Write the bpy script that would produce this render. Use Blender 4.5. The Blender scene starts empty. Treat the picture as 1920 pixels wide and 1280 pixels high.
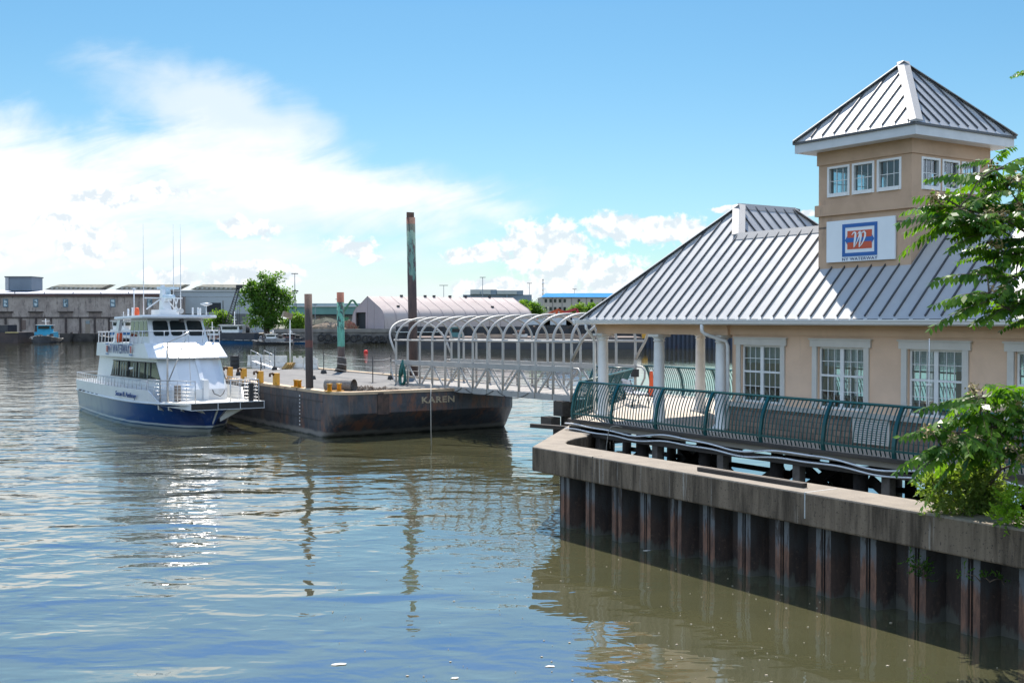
import bpy, math, random
from math import radians as R, sin, cos, pi
from mathutils import Vector, Matrix
random.seed(7)
SC = bpy.context.scene
COL = SC.collection

# ------------------------------------------------------------------ camera
FPX = 2093.0; CAMZ = 5.3; PITCH = math.atan(39 / FPX)
cam_d = bpy.data.cameras.new('camera'); cam = bpy.data.objects.new('camera', cam_d); COL.objects.link(cam)
cam_d.sensor_width = 36.0; cam_d.lens = 36.0 * FPX / 1920; cam_d.clip_start = 0.1; cam_d.clip_end = 9000
cam.location = (0, 0, CAMZ); cam.rotation_euler = (pi / 2 - PITCH, 0, 0)
SC.camera = cam
SC.view_settings.view_transform = 'Standard'; SC.view_settings.look = 'None'
SC.view_settings.exposure = 1.2; SC.view_settings.gamma = 1.0
SC.cycles.max_bounces = 8; SC.cycles.transparent_max_bounces = 12
SC.cycles.caustics_reflective = False; SC.cycles.caustics_refractive = False
SC.cycles.use_denoising = True

# ------------------------------------------------------------------ sun
SUN = Vector((-0.05, 0.74, 1.0)).normalized()
sd = bpy.data.lights.new('sun', 'SUN'); so = bpy.data.objects.new('sun', sd); COL.objects.link(so)
sd.energy = 3.9; sd.angle = R(0.5); sd.color = (1.0, 0.93, 0.84)
so.location = (0, 0, 60); so.rotation_euler = SUN.to_track_quat('Z', 'Y').to_euler()

# ------------------------------------------------------------------ sky
class NT:
    def __init__(s, tree): s.t = tree; s.n = tree.nodes; s.l = tree.links
    def new(s, typ, **kw):
        nd = s.n.new(typ)
        for k, v in kw.items():
            if k.startswith('i_'):
                key = k[2:]
                nd.inputs[int(key) if key.isdigit() else key.replace('_', ' ')].default_value = v
            else: setattr(nd, k, v)
        return nd
    def link(s, a, b): s.l.new(a, b)
    def math(s, op, a, b=None, c=None, clamp=False):
        nd = s.n.new('ShaderNodeMath'); nd.operation = op; nd.use_clamp = clamp
        for i, x in enumerate((a, b, c)):
            if x is None: continue
            if isinstance(x, (int, float)): nd.inputs[i].default_value = x
            else: s.l.new(x, nd.inputs[i])
        return nd.outputs[0]
    def mix(s, fac, a, b, blend='MIX'):
        nd = s.n.new('ShaderNodeMix'); nd.data_type = 'RGBA'; nd.blend_type = blend
        for sock, x in ((nd.inputs[0], fac), (nd.inputs[6], a), (nd.inputs[7], b)):
            if isinstance(x, (int, float)): sock.default_value = x
            elif isinstance(x, tuple): sock.default_value = (x + (1,))[:4] if len(x) == 3 else x
            else: s.l.new(x, sock)
        return nd.outputs[2]
    def noise(s, vec, scale, detail=4, rough=0.55, dist=0.0):
        nd = s.n.new('ShaderNodeTexNoise'); nd.inputs['Scale'].default_value = scale
        nd.inputs['Detail'].default_value = detail; nd.inputs['Roughness'].default_value = rough
        nd.inputs['Distortion'].default_value = dist
        if vec is not None: s.l.new(vec, nd.inputs['Vector'])
        return nd.outputs['Fac']
    def smooth(s, x, lo, hi, a=0.0, b=1.0):
        nd = s.n.new('ShaderNodeMapRange'); nd.interpolation_type = 'SMOOTHSTEP'
        s.l.new(x, nd.inputs[0])
        for i, v in ((1, lo), (2, hi), (3, a), (4, b)): nd.inputs[i].default_value = v
        return nd.outputs[0]
    def mapping(s, vec, loc=(0, 0, 0), rot=(0, 0, 0), scale=(1, 1, 1)):
        nd = s.n.new('ShaderNodeMapping'); s.l.new(vec, nd.inputs[0])
        nd.inputs[1].default_value = loc; nd.inputs[2].default_value = rot; nd.inputs[3].default_value = scale
        return nd.outputs[0]

def make_world():
    w = bpy.data.worlds.new('World'); SC.world = w; w.use_nodes = True
    w.node_tree.nodes.clear(); T = NT(w.node_tree)
    sky = T.new('ShaderNodeTexSky', sky_type='NISHITA'); sky.sun_disc = False
    sky.sun_elevation = math.asin(SUN.z); sky.sun_rotation = math.atan2(SUN.x, SUN.y)
    sky.altitude = 0; sky.air_density = 1.0; sky.dust_density = 0.4; sky.ozone_density = 3.0
    g = T.new('ShaderNodeTexCoord').outputs['Generated']
    sp = T.new('ShaderNodeSeparateXYZ'); T.link(g, sp.inputs[0])
    yy = T.math('MAXIMUM', sp.outputs[1], 0.05)
    PX = T.math('MULTIPLY_ADD', T.math('DIVIDE', sp.outputs[0], yy), FPX / 100, 9.6)
    PY = T.math('MULTIPLY_ADD', T.math('DIVIDE', sp.outputs[2], yy), FPX / 100, 0.0)   # hundreds of angular units above the horizon
    cv = T.new('ShaderNodeCombineXYZ'); T.link(PX, cv.inputs[0]); T.link(PY, cv.inputs[1])
    P = cv.outputs[0]
    wv = T.new('ShaderNodeTexNoise'); wv.inputs['Scale'].default_value = 0.9; wv.inputs['Detail'].default_value = 5; T.link(P, wv.inputs['Vector'])
    sb = T.new('ShaderNodeVectorMath', operation='SUBTRACT'); T.link(wv.outputs['Color'], sb.inputs[0]); sb.inputs[1].default_value = (.5, .5, .5)
    def warped(k):
        ma = T.new('ShaderNodeVectorMath', operation='MULTIPLY_ADD'); T.link(sb.outputs[0], ma.inputs[0])
        ma.inputs[1].default_value = (k, k, 0); T.link(P, ma.inputs[2]); return ma.outputs[0]
    def ell(vec, cx, cy, rx, ry, rot=0):
        m = T.mapping(vec, (-cx, -cy, 0)); m = T.mapping(m, rot=(0, 0, R(rot))) if rot else m
        m = T.mapping(m, scale=(1 / rx, 1 / ry, 0))
        ln = T.new('ShaderNodeVectorMath', operation='LENGTH'); T.link(m, ln.inputs[0])
        return T.math('SUBTRACT', 1.0, ln.outputs['Value'])
    def union(vec, lst):
        o = None
        for e in lst:
            x = ell(vec, *e); o = x if o is None else T.math('MAXIMUM', o, x)
        return o
    blue = T.mix(1.0, sky.outputs[0], T.mix(T.smooth(sp.outputs[2], .6, .9), T.mix(T.smooth(sp.outputs[2], .262, .35), T.mix(T.smooth(sp.outputs[2], .08, .28), (0.50, 0.665, 0.685), (0.405, 0.64, 0.685)), (0.11, 0.51, 0.86)), (0.42, 0.84, 1.22)), 'MULTIPLY')
    # the wide bright anvil on the left
    w1 = warped(1.0)
    st = T.mapping(T.mapping(P, rot=(0, 0, R(-12))), scale=(0.34, 1.35, 1))
    n_st = T.noise(st, 0.95, 9, 0.60, 0.7)
    mA = union(w1, [(0.8, 2.85, 5.0, 1.05, 7), (4.6, 2.75, 4.2, 0.8, 9), (7.2, 2.4, 2.6, 0.42, 8), (0.0, 2.0, 6.5, 1.3, 0), (-4, 3, 5, 1.6, 0)])
    dA = T.smooth(T.math('MULTIPLY_ADD', T.math('SUBTRACT', n_st, .5), 1.5, mA), -0.20, 0.85)
    # thin milky veil low on the left
    mV = union(w1, [(2.5, 0.6, 8.5, 1.7, 0), (8, 0.2, 12, 0.9, 0), (4.2, 3.9, 2.9, 0.9, 20), (5.5, 2.2, 4.5, 0.9, 0)])
    dV = T.smooth(T.math('MULTIPLY_ADD', T.math('SUBTRACT', n_st, .5), 0.9, mV), -0.15, 0.75, 0, 0.80)
    # puffy heaps
    w2 = warped(0.5)
    n_c = T.noise(P, 2.6, 9, 0.6, 0.2)
    mC = union(w2, [(10.2, 1.45, 1.0, 0.52), (11.6, 1.75, 0.75, 0.28), (9.0, 1.25, 0.9, 0.2), (12.6, 1.7, 1.0, 0.34), (10.9, 0.95, 1.5, 0.36), (11.9, 0.75, 1.6, 0.30),
                    (4.65, 1.75, .62, .26), (1.6, 1.45, .95, .5), (1.0, 1.85, .5, .22), (6.6, 1.42, .52, .2), (6.95, 1.2, .3, .09), (4.7, 0.85, 1.1, .27), (3.2, 0.8, .7, .22),
                    (2.3, 2.35, 1.6, .22), (9.7, 0.6, 1.6, .22), (13.6, 2.1, .3, .07), (15.1, 1.98, .2, .08), (-1.5, 1.2, 2, .5), (21.5, 1.3, 1.6, .5)])
    fC = T.math('MULTIPLY_ADD', T.math('SUBTRACT', n_c, .5), 1.9, mC)
    dC = T.smooth(fC, -0.02, 0.34)
    n_s = T.noise(T.mapping(P, (0.06, -0.16, 0)), 2.6, 5, 0.55, 0.2)   # same noise, looked up a little higher: shade under the heaps
    sh = T.smooth(T.math('SUBTRACT', n_s, n_c), -0.05, 0.12)
    colC = T.mix(sh, (6.5, 6.55, 6.6), (4.6, 5.1, 5.5))
    shA = T.smooth(T.noise(T.mapping(st, (.1, .5, 0)), 1.1, 6, 0.6), 0.45, 0.75)
    colA = T.mix(shA, (6.5, 6.6, 6.6), (4.9, 5.5, 5.9))
    c = T.mix(dV, blue, (5.3, 5.75, 6.0))
    c = T.mix(T.math('MULTIPLY', dA, 0.97), c, colA)
    c = T.mix(T.math('MULTIPLY', dC, 0.92), c, colC)
    nb = T.noise(g, 2.2, 7, .6, .4)  # unseen bright cloud cover added behind the camera to fill the shade
    back = T.math('MULTIPLY', T.smooth(nb, .42, .58), T.smooth(sp.outputs[1], .12, -.12))
    back = T.math('MULTIPLY', back, T.smooth(sp.outputs[2], .0, .12))
    c = T.mix(back, c, (8.2, 10.0, 12.6))
    up = T.smooth(sp.outputs[2], -0.002, 0.003)
    c = T.mix(up, blue, c)
    bg = T.new('ShaderNodeBackground'); T.link(c, bg.inputs[0]); bg.inputs[1].default_value = 0.075
    out = T.new('ShaderNodeOutputWorld'); T.link(bg.outputs[0], out.inputs[0])
make_world()

# ------------------------------------------------------------------ materials
MATS = {}
def base_mat(name):
    m = bpy.data.materials.new(name); m.use_nodes = True; m.node_tree.nodes.clear()
    T = NT(m.node_tree); out = T.new('ShaderNodeOutputMaterial'); b = T.new('ShaderNodeBsdfPrincipled')
    T.link(b.outputs[0], out.inputs[0]); return m, T, b, out
def pm(name, c1, c2=None, scale=3.0, rough=0.6, metal=0.0, stretch=(1, 1, 1), lo=0.35, hi=0.7, bump=0.0, bscale=30.0, spec=0.5,
       c3=None, s3=1.0, st3=(1, 1, 1), lo3=0.55, hi3=0.62, rvar=0.0):
    if name in MATS: return MATS[name]
    m, T, b, out = base_mat(name)
    oc = T.new('ShaderNodeTexCoord').outputs['Object']
    c2 = c2 or tuple(x * 0.82 for x in c1)
    f = T.smooth(T.noise(T.mapping(oc, scale=stretch), scale, 6, 0.6, 0.3), lo, hi)
    col = T.mix(f, c1, c2)
    if c3:
        f3 = T.smooth(T.noise(T.mapping(oc, (3.1, 7.7, 1.3), scale=st3), s3, 8, 0.65, 0.4), lo3, hi3)
        col = T.mix(f3, col, c3)
    T.link(col, b.inputs['Base Color'])
    b.inputs['Metallic'].default_value = metal; b.inputs['Specular IOR Level'].default_value = spec
    if rvar: T.link(T.smooth(T.noise(oc, scale * 2.3, 5), .3, .7, rough - rvar, rough + rvar), b.inputs['Roughness'])
    else: b.inputs['Roughness'].default_value = rough
    if bump:
        bp = T.new('ShaderNodeBump'); bp.inputs['Strength'].default_value = 1.0; bp.inputs['Distance'].default_value = bump
        T.link(T.noise(oc, bscale, 5), bp.inputs['Height']); T.link(bp.outputs[0], b.inputs['Normal'])
    MATS[name] = m; return m

def water_mat():
    m = bpy.data.materials.new('river_water'); m.use_nodes = True; m.node_tree.nodes.clear(); T = NT(m.node_tree); out = T.new('ShaderNodeOutputMaterial')
    df = T.new('ShaderNodeBsdfDiffuse'); gl = T.new('ShaderNodeBsdfGlossy'); fr = T.new('ShaderNodeFresnel'); fr.inputs['IOR'].default_value = 1.33
    gl.inputs['Roughness'].default_value = 0.012
    oc = T.new('ShaderNodeTexCoord').outputs['Object']
    murk = T.smooth(T.noise(oc, 0.25, 5), .35, .7)
    T.link(T.mix(murk, (0.104, 0.100, 0.050), (0.086, 0.086, 0.044)), df.inputs[0])
    # ripples: long gentle swell + short chop, calmer towards the bulkhead
    sp = T.new('ShaderNodeSeparateXYZ'); T.link(oc, sp.inputs[0])
    calm = T.math('MULTIPLY', T.smooth(sp.outputs[0], 6.0, -14.0, 0.28, 1.0), T.smooth(sp.outputs[1], 10.0, 40.0, .75, 1.0))
    wrp = T.mapping(oc, rot=(0, 0, R(12)), scale=(0.66, 1.0, 1.0))
    a1 = T.noise(wrp, 0.42, 2, 0.45, 0.6)
    a2 = T.noise(T.mapping(oc, rot=(0, 0, R(-18)), scale=(0.72, 1, 1)), 1.5, 2, 0.5, 0.5)
    a3 = T.noise(T.mapping(oc, rot=(0, 0, R(25)), scale=(0.7, 1, 1)), 3.6, 2, 0.5, 0.2)
    patch = T.smooth(T.noise(oc, 0.05, 3), .35, .65, .35, 1.15)
    a4 = T.noise(T.mapping(oc, rot=(0, 0, R(4)), scale=(0.40, 1, 1)), 0.85, 3, 0.5, 0.4)
    near = T.smooth(sp.outputs[1], 110.0, 45.0, 0.30, 1.0)
    fine = T.math('MULTIPLY_ADD', a2, 0.048, T.math('MULTIPLY', a3, 0.0060))
    h = T.math('MULTIPLY', T.math('MULTIPLY_ADD', a1, 0.165, T.math('MULTIPLY_ADD', a4, 0.060, T.math('MULTIPLY', fine, patch))), near)
    bp = T.new('ShaderNodeBump'); bp.inputs['Strength'].default_value = 1.0; bp.inputs['Distance'].default_value = 1.0
    T.link(T.math('MULTIPLY', h, calm), bp.inputs['Height'])
    for nd in (gl, fr): T.link(bp.outputs[0], nd.inputs['Normal'])
    mx = T.new('ShaderNodeMixShader'); T.link(T.math('MULTIPLY_ADD', fr.outputs[0], .56, .47, clamp=True), mx.inputs[0])
    T.link(df.outputs[0], mx.inputs[1]); T.link(gl.outputs[0], mx.inputs[2]); T.link(mx.outputs[0], out.inputs[0])
    return m

def glass_mat(name, tint=(0.75, 0.85, 0.88), refl=0.10, blend=0.25):
    if name in MATS: return MATS[name]
    m = bpy.data.materials.new(name); m.use_nodes = True; m.node_tree.nodes.clear(); T = NT(m.node_tree)
    out = T.new('ShaderNodeOutputMaterial'); tr = T.new('ShaderNodeBsdfTransparent'); tr.inputs[0].default_value = tint + (1,)
    gl = T.new('ShaderNodeBsdfGlossy'); gl.inputs['Roughness'].default_value = 0.02
    lw = T.new('ShaderNodeLayerWeight'); lw.inputs[0].default_value = blend
    f = T.math('ADD', T.math('MULTIPLY', lw.outputs['Fresnel'], 0.75), refl, clamp=True)
    mx = T.new('ShaderNodeMixShader'); T.link(f, mx.inputs[0]); T.link(tr.outputs[0], mx.inputs[1]); T.link(gl.outputs[0], mx.inputs[2])
    T.link(mx.outputs[0], out.inputs[0]); MATS[name] = m; return m

def leaf_mat(name, c1, c2, trans=0.45, gloss=0.35, scale=1.2):
    if name in MATS: return MATS[name]
    m, T, b, out = base_mat(name)
    oc = T.new('ShaderNodeTexCoord').outputs['Object']
    col = T.mix(T.smooth(T.noise(oc, scale, 4), .35, .65), c1, c2)
    T.link(col, b.inputs['Base Color']); b.inputs['Roughness'].default_value = gloss; b.inputs['Specular IOR Level'].default_value = 0.25
    tl = T.new('ShaderNodeBsdfTranslucent')
    T.link(T.mix(1.0, col, (1.7, 1.75, 0.55), 'MULTIPLY'), tl.inputs[0])
    mx = T.new('ShaderNodeMixShader'); mx.inputs[0].default_value = trans
    T.link(b.outputs[0], mx.inputs[1]); T.link(tl.outputs[0], mx.inputs[2]); T.link(mx.outputs[0], out.inputs[0])
    MATS[name] = m; return m

# ------------------------------------------------------------------ mesh builder
class MB:
    def __init__(s): s.v = []; s.f = []; s.sm = []
    def add(s, vs, fs, smooth=False):
        o = len(s.v); s.v += [tuple(v) for v in vs]
        for f in fs: s.f.append(tuple(i + o for i in f)); s.sm.append(smooth)
    def box(s, x0, x1, y0, y1, z0, z1):
        vs = [(x0, y0, z0), (x1, y0, z0), (x1, y1, z0), (x0, y1, z0), (x0, y0, z1), (x1, y0, z1), (x1, y1, z1), (x0, y1, z1)]
        s.add(vs, [(0, 3, 2, 1), (4, 5, 6, 7), (0, 1, 5, 4), (1, 2, 6, 5), (2, 3, 7, 6), (3, 0, 4, 7)]); return s
    def bar(s, p, q, w, h=None, up=(0, 0, 1)):
        p = Vector(p); q = Vector(q); h = h or w; d = (q - p).normalized(); u = Vector(up)
        if abs(d.dot(u)) > .98: u = Vector((1, 0, 0))
        a = d.cross(u).normalized() * (w / 2); b = a.cross(d).normalized() * (h / 2)
        vs = [p - a - b, p + a - b, p + a + b, p - a + b, q - a - b, q + a - b, q + a + b, q - a + b]
        s.add(vs, [(0, 3, 2, 1), (4, 5, 6, 7), (0, 1, 5, 4), (1, 2, 6, 5), (2, 3, 7, 6), (3, 0, 4, 7)]); return s
    def tube(s, pts, r, n=8, caps=True):
        pts = [Vector(p) for p in pts]; k = len(pts); rs = r if isinstance(r, (list, tuple)) else [r] * k
        t0 = (pts[1] - pts[0]).normalized(); ref = Vector((0, 0, 1)) if abs(t0.z) < .9 else Vector((1, 0, 0))
        a = t0.cross(ref).normalized(); rings = []
        for i, p in enumerate(pts):
            t = (pts[min(i + 1, k - 1)] - pts[max(i - 1, 0)]).normalized()
            a = (a - t * a.dot(t)).normalized(); b = t.cross(a)
            rings.append([p + (a * cos(2 * pi * j / n) + b * sin(2 * pi * j / n)) * rs[i] for j in range(n)])
        return s.loft(rings, caps=caps, smooth=True)
    def loft(s, rings, closed=True, caps=True, smooth=False):
        n = len(rings[0]); vs = [p for r_ in rings for p in r_]; fs = []
        for i in range(len(rings) - 1):
            for j in range(n if closed else n - 1):
                j2 = (j + 1) % n; fs.append((i * n + j, i * n + j2, (i + 1) * n + j2, (i + 1) * n + j))
        s.add(vs, fs, smooth)
        if caps:
            o = len(s.v) - len(vs); s.f.append(tuple(o + j for j in reversed(range(n)))); s.sm.append(False)
            o2 = o + (len(rings) - 1) * n; s.f.append(tuple(o2 + j for j in range(n))); s.sm.append(False)
        return s
    def lathe(s, prof, c=(0, 0, 0), n=20):
        c = Vector(c)
        return s.loft([[c + Vector((r * cos(2 * pi * j / n), r * sin(2 * pi * j / n), z)) for j in range(n)] for r, z in prof], smooth=True)
    def extr(s, pts, vec):
        pts = [Vector(p) for p in pts]; vec = Vector(vec); n = len(pts)
        vs = pts + [p + vec for p in pts]
        s.add(vs, [tuple(reversed(range(n))), tuple(range(n, 2 * n))] + [(i, (i + 1) % n, n + (i + 1) % n, n + i) for i in range(n)]); return s
    def prism(s, poly, z0, z1): return s.extr([(x, y, z0) for x, y in poly], (0, 0, z1 - z0))
    def face(s, pts): s.add(pts, [tuple(range(len(pts)))]); return s
    def wall(s, o, du, L, H, th, holes, dn):
        """solid wall with rectangular openings; o origin, du unit along, dn outward normal (front), holes (a0,a1,z0,z1)"""
        o = Vector(o); du = Vector(du); dn = Vector(dn)
        xs = sorted({0, L} | {h[0] for h in holes} | {h[1] for h in holes}); zs = sorted({0, H} | {h[2] for h in holes} | {h[3] for h in holes})
        def solid(i, j):
            if i < 0 or j < 0 or i >= len(xs) - 1 or j >= len(zs) - 1: return False
            cx = (xs[i] + xs[i + 1]) / 2; cz = (zs[j] + zs[j + 1]) / 2
            return not any(h[0] < cx < h[1] and h[2] < cz < h[3] for h in holes)
        P = lambda a, z, d: o + du * a + Vector((0, 0, z)) - dn * (th * d)
        for i in range(len(xs) - 1):
            for j in range(len(zs) - 1):
                if not solid(i, j): continue
                a0, a1, z0, z1 = xs[i], xs[i + 1], zs[j], zs[j + 1]
                s.face([P(a0, z0, 0), P(a1, z0, 0), P(a1, z1, 0), P(a0, z1, 0)]); s.face([P(a1, z0, 1), P(a0, z0, 1), P(a0, z1, 1), P(a1, z1, 1)])
                if not solid(i - 1, j): s.face([P(a0, z0, 1), P(a0, z0, 0), P(a0, z1, 0), P(a0, z1, 1)])
                if not solid(i + 1, j): s.face([P(a1, z0, 0), P(a1, z0, 1), P(a1, z1, 1), P(a1, z1, 0)])
                if not solid(i, j - 1): s.face([P(a0, z0, 1), P(a1, z0, 1), P(a1, z0, 0), P(a0, z0, 0)])
                if not solid(i, j + 1): s.face([P(a0, z1, 0), P(a1, z1, 0), P(a1, z1, 1), P(a0, z1, 1)])
        return s
    def build(s, name, mat, parent=None, loc=None, rotz=0.0):
        me = bpy.data.meshes.new(name); me.from_pydata(s.v, [], s.f); me.update()
        if any(s.sm): me.polygons.foreach_set('use_smooth', s.sm)
        o = bpy.data.objects.new(name, me); COL.objects.link(o)
        if mat: me.materials.append(mat)
        if parent: o.parent = parent
        if loc: o.location = loc
        if rotz: o.rotation_euler = (0, 0, rotz)
        return o

def tag(o, label, cat, group=None, kind=None):
    if label: o['label'] = label
    if cat: o['category'] = cat
    if group: o['group'] = group
    if kind: o['kind'] = kind
    return o
def struct(o): o['kind'] = 'structure'; return o
def thing(name, label, cat, loc=(0, 0, 0), rotz=0.0, group=None):
    o = bpy.data.objects.new(name, None); COL.objects.link(o); o.empty_display_size = .3
    o.location = loc; o.rotation_euler = (0, 0, rotz); return tag(o, label, cat, group)
def copy_thing(root, loc, rotz=None, label=None):
    r = root.copy(); COL.objects.link(r); r.location = loc
    if rotz is not None: r.rotation_euler = (0, 0, rotz)
    if label: r['label'] = label
    for ch in list(root.children):
        c = ch.copy(); COL.objects.link(c); c.parent = r
        for g in list(ch.children):
            d = g.copy(); COL.objects.link(d); d.parent = c
    return r
def text(name, body, size, mat, parent, M, extrude=0.004, shear=0.0, width=None, bold=0.0, spacing=1.0):
    cu = bpy.data.curves.new('t', 'FONT'); cu.body = body; cu.size = size; cu.extrude = extrude; cu.shear = shear
    cu.align_x = 'CENTER'; cu.align_y = 'CENTER'; cu.offset = bold; cu.space_character = spacing
    ob = bpy.data.objects.new('t', cu); COL.objects.link(ob); dg = bpy.context.evaluated_depsgraph_get()
    me = bpy.data.meshes.new_from_object(ob.evaluated_get(dg)); bpy.data.objects.remove(ob); bpy.data.curves.remove(cu)
    me.name = name; xs = [v.co.x for v in me.vertices]
    k = width / (max(xs) - min(xs)) if width else 1.0
    for v in me.vertices: v.co = M @ Vector((v.co.x * k, v.co.y, v.co.z))
    me.materials.clear(); me.materials.append(mat)
    o = bpy.data.objects.new(name, me); COL.objects.link(o); o.parent = parent; return o
def frame3(o, x, y):
    x = Vector(x).normalized(); y = Vector(y); y = (y - x * y.dot(x)).normalized(); z = x.cross(y)
    return Matrix(((x.x, y.x, z.x, o[0]), (x.y, y.y, z.y, o[1]), (x.z, y.z, z.z, o[2]), (0, 0, 0, 1)))
def at(px, py, Y):
    """world point at depth Y seen at photo pixel"""
    xn = (px - 960) / FPX; yn = (640 - py) / FPX
    d = Vector((xn, cos(PITCH) + yn * sin(PITCH), -sin(PITCH) + yn * cos(PITCH)))
    return Vector((0, 0, CAMZ)) + d * (Y / d.y)

# pier frame: x runs along the terminal front towards the camera, y away across the pier
PA = math.atan2(-0.838, 0.545); P0 = Vector((2.07, 33.3, 0))
PU = Vector((cos(PA), sin(PA), 0)); PV = Vector((-sin(PA), cos(PA), 0))
def pw(u, v, z=0): return P0 + PU * u + PV * v + Vector((0, 0, z))
def pthing(name, label, cat, u, v, z, group=None, rot=0.0): return thing(name, label, cat, pw(u, v, z), PA + rot, group)

# ------------------------------------------------------------------ common materials
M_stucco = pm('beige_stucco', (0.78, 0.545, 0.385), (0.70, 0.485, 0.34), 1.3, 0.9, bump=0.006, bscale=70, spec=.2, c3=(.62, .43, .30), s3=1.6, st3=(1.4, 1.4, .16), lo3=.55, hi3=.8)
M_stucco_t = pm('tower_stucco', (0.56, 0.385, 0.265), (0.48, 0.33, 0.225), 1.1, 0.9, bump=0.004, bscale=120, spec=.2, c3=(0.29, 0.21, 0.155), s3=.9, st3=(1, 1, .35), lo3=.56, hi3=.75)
M_roof = pm('grey_standing_seam', (0.40, 0.40, 0.39), (0.36, 0.36, 0.355), 0.8, 0.5, 0.1, rvar=.06, c3=(.32, .32, .31), s3=.5, st3=(1.5, .3, 1), lo3=.55, hi3=.75)
M_cap = pm('grey_flashing', (0.29, 0.29, 0.285), (0.265, 0.265, 0.26), 0.8, 0.65, 0.05)
M_seam = pm('seam_metal', (0.085, 0.087, 0.09), None, 0.8, 0.45, 0.2)
M_white = pm('white_paint', (0.78, 0.775, 0.75), (0.70, 0.695, 0.67), 2.0, 0.45)
M_trim = pm('cream_trim', (0.62, 0.585, 0.525), (0.56, 0.53, 0.475), 2.0, 0.55)
M_gutter = pm('gutter_white', (0.70, 0.70, 0.68), (0.62, 0.62, 0.60), 1.0, 0.4, stretch=(.4, 3, 3))
M_teal = pm('teal_paint', (0.005, 0.072, 0.070), (0.004, 0.055, 0.055), 2.0, 0.32, c3=(.02, .05, .05), s3=6, lo3=.66, hi3=.72)
M_deck = pm('paver_deck', (0.52, 0.45, 0.36), (0.44, 0.38, 0.31), 2.2, 0.85, bump=.003)
M_stone = None
M_timber = pm('wet_timber', (0.065, 0.053, 0.042), (0.030, 0.025, 0.021), 2.5, 0.85, stretch=(.3, 3, 3), bump=.01, bscale=12)
M_darkpile = pm('dark_pile', (0.030, 0.026, 0.022), (0.015, 0.013, 0.012), 2.5, 0.9, bump=.01)
M_pipe = pm('white_pipe', (0.66, 0.66, 0.66), (0.56, 0.56, 0.55), 2.0, 0.4)
M_alu = pm('bare_aluminium', (0.41, 0.395, 0.365), (0.35, 0.335, 0.31), 1.5, 0.5, 0.15, c3=(.26, .24, .22), s3=2.5, lo3=.58, hi3=.75)
M_steel = pm('galvanised_rail', (0.50, 0.50, 0.50), (0.42, 0.42, 0.42), 2, 0.35, 0.6)
M_black = pm('black_rubber', (0.018, 0.018, 0.018), (0.028, 0.027, 0.026), 5, 0.7)
M_glass = glass_mat('window_glass')
M_dglass = pm('dark_glass', (0.012, 0.018, 0.020), (0.02, 0.028, 0.03), 1, 0.06, spec=.35)
M_rust = pm('rust_steel', (0.11, 0.055, 0.035), (0.055, 0.035, 0.028), 3.0, 0.85, stretch=(1, 1, .4), bump=.006, c3=(.16, .075, .04), s3=4, lo3=.6, hi3=.7)
M_yellow = pm('yellow_paint', (0.62, 0.32, 0.03), (0.50, 0.24, 0.03), 4, 0.55, c3=(.12, .06, .03), s3=7, lo3=.62, hi3=.68)
M_orange = pm('orange_plastic', (0.75, 0.10, 0.02), None, 4, 0.5)
M_bark = pm('bark', (0.13, 0.10, 0.075), (0.07, 0.055, 0.045), 8, 0.9, stretch=(1, 1, .3), bump=.01)

def stone_mat():
    m, T, b, out = base_mat('ashlar_stone')
    oc = T.new('ShaderNodeTexCoord').outputs['Object']; sp = T.new('ShaderNodeSeparateXYZ'); T.link(oc, sp.inputs[0])
    cv = T.new('ShaderNodeCombineXYZ'); T.link(T.math('ADD', sp.outputs[0], sp.outputs[1]), cv.inputs[0]); T.link(sp.outputs[2], cv.inputs[1])
    br = T.new('ShaderNodeTexBrick'); T.link(cv.outputs[0], br.inputs[0])
    for k, v in (('Scale', 1), ('Mortar Size', .012), ('Brick Width', .38), ('Row Height', .14), ('Bias', 0)): br.inputs[k].default_value = v
    br.inputs['Color1'].default_value = (.33, .22, .16, 1); br.inputs['Color2'].default_value = (.17, .12, .095, 1); br.inputs['Mortar'].default_value = (.10, .085, .07, 1)
    br.offset = .37; br.squash = .7; br.squash_frequency = 3
    T.link(T.mix(T.smooth(T.noise(oc, 5, 5), .3, .7, 0, .5), br.outputs[0], (.24, .19, .15)), b.inputs['Base Color'])
    b.inputs['Roughness'].default_value = .9
    bp = T.new('ShaderNodeBump'); bp.inputs['Distance'].default_value = .02
    T.link(T.math('SUBTRACT', T.math('MULTIPLY', T.noise(oc, 14, 4), .6), br.outputs['Fac']), bp.inputs['Height']); T.link(bp.outputs[0], b.inputs['Normal'])
    return m
def paver_mat():
    m, T, b, out = base_mat('concrete_pavers')
    oc = T.new('ShaderNodeTexCoord').outputs['Object']
    br = T.new('ShaderNodeTexBrick'); T.link(oc, br.inputs[0])
    for k, v in (('Scale', 1), ('Mortar Size', .008), ('Brick Width', .6), ('Row Height', .3)): br.inputs[k].default_value = v
    br.inputs['Color1'].default_value = (.50, .44, .36, 1); br.inputs['Color2'].default_value = (.43, .37, .30, 1); br.inputs['Mortar'].default_value = (.24, .21, .17, 1)
    T.link(T.mix(T.smooth(T.noise(oc, 1.3, 6), .35, .75, 0, .45), br.outputs[0], (.36, .31, .25)), b.inputs['Base Color']); b.inputs['Roughness'].default_value = .85
    return m
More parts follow.
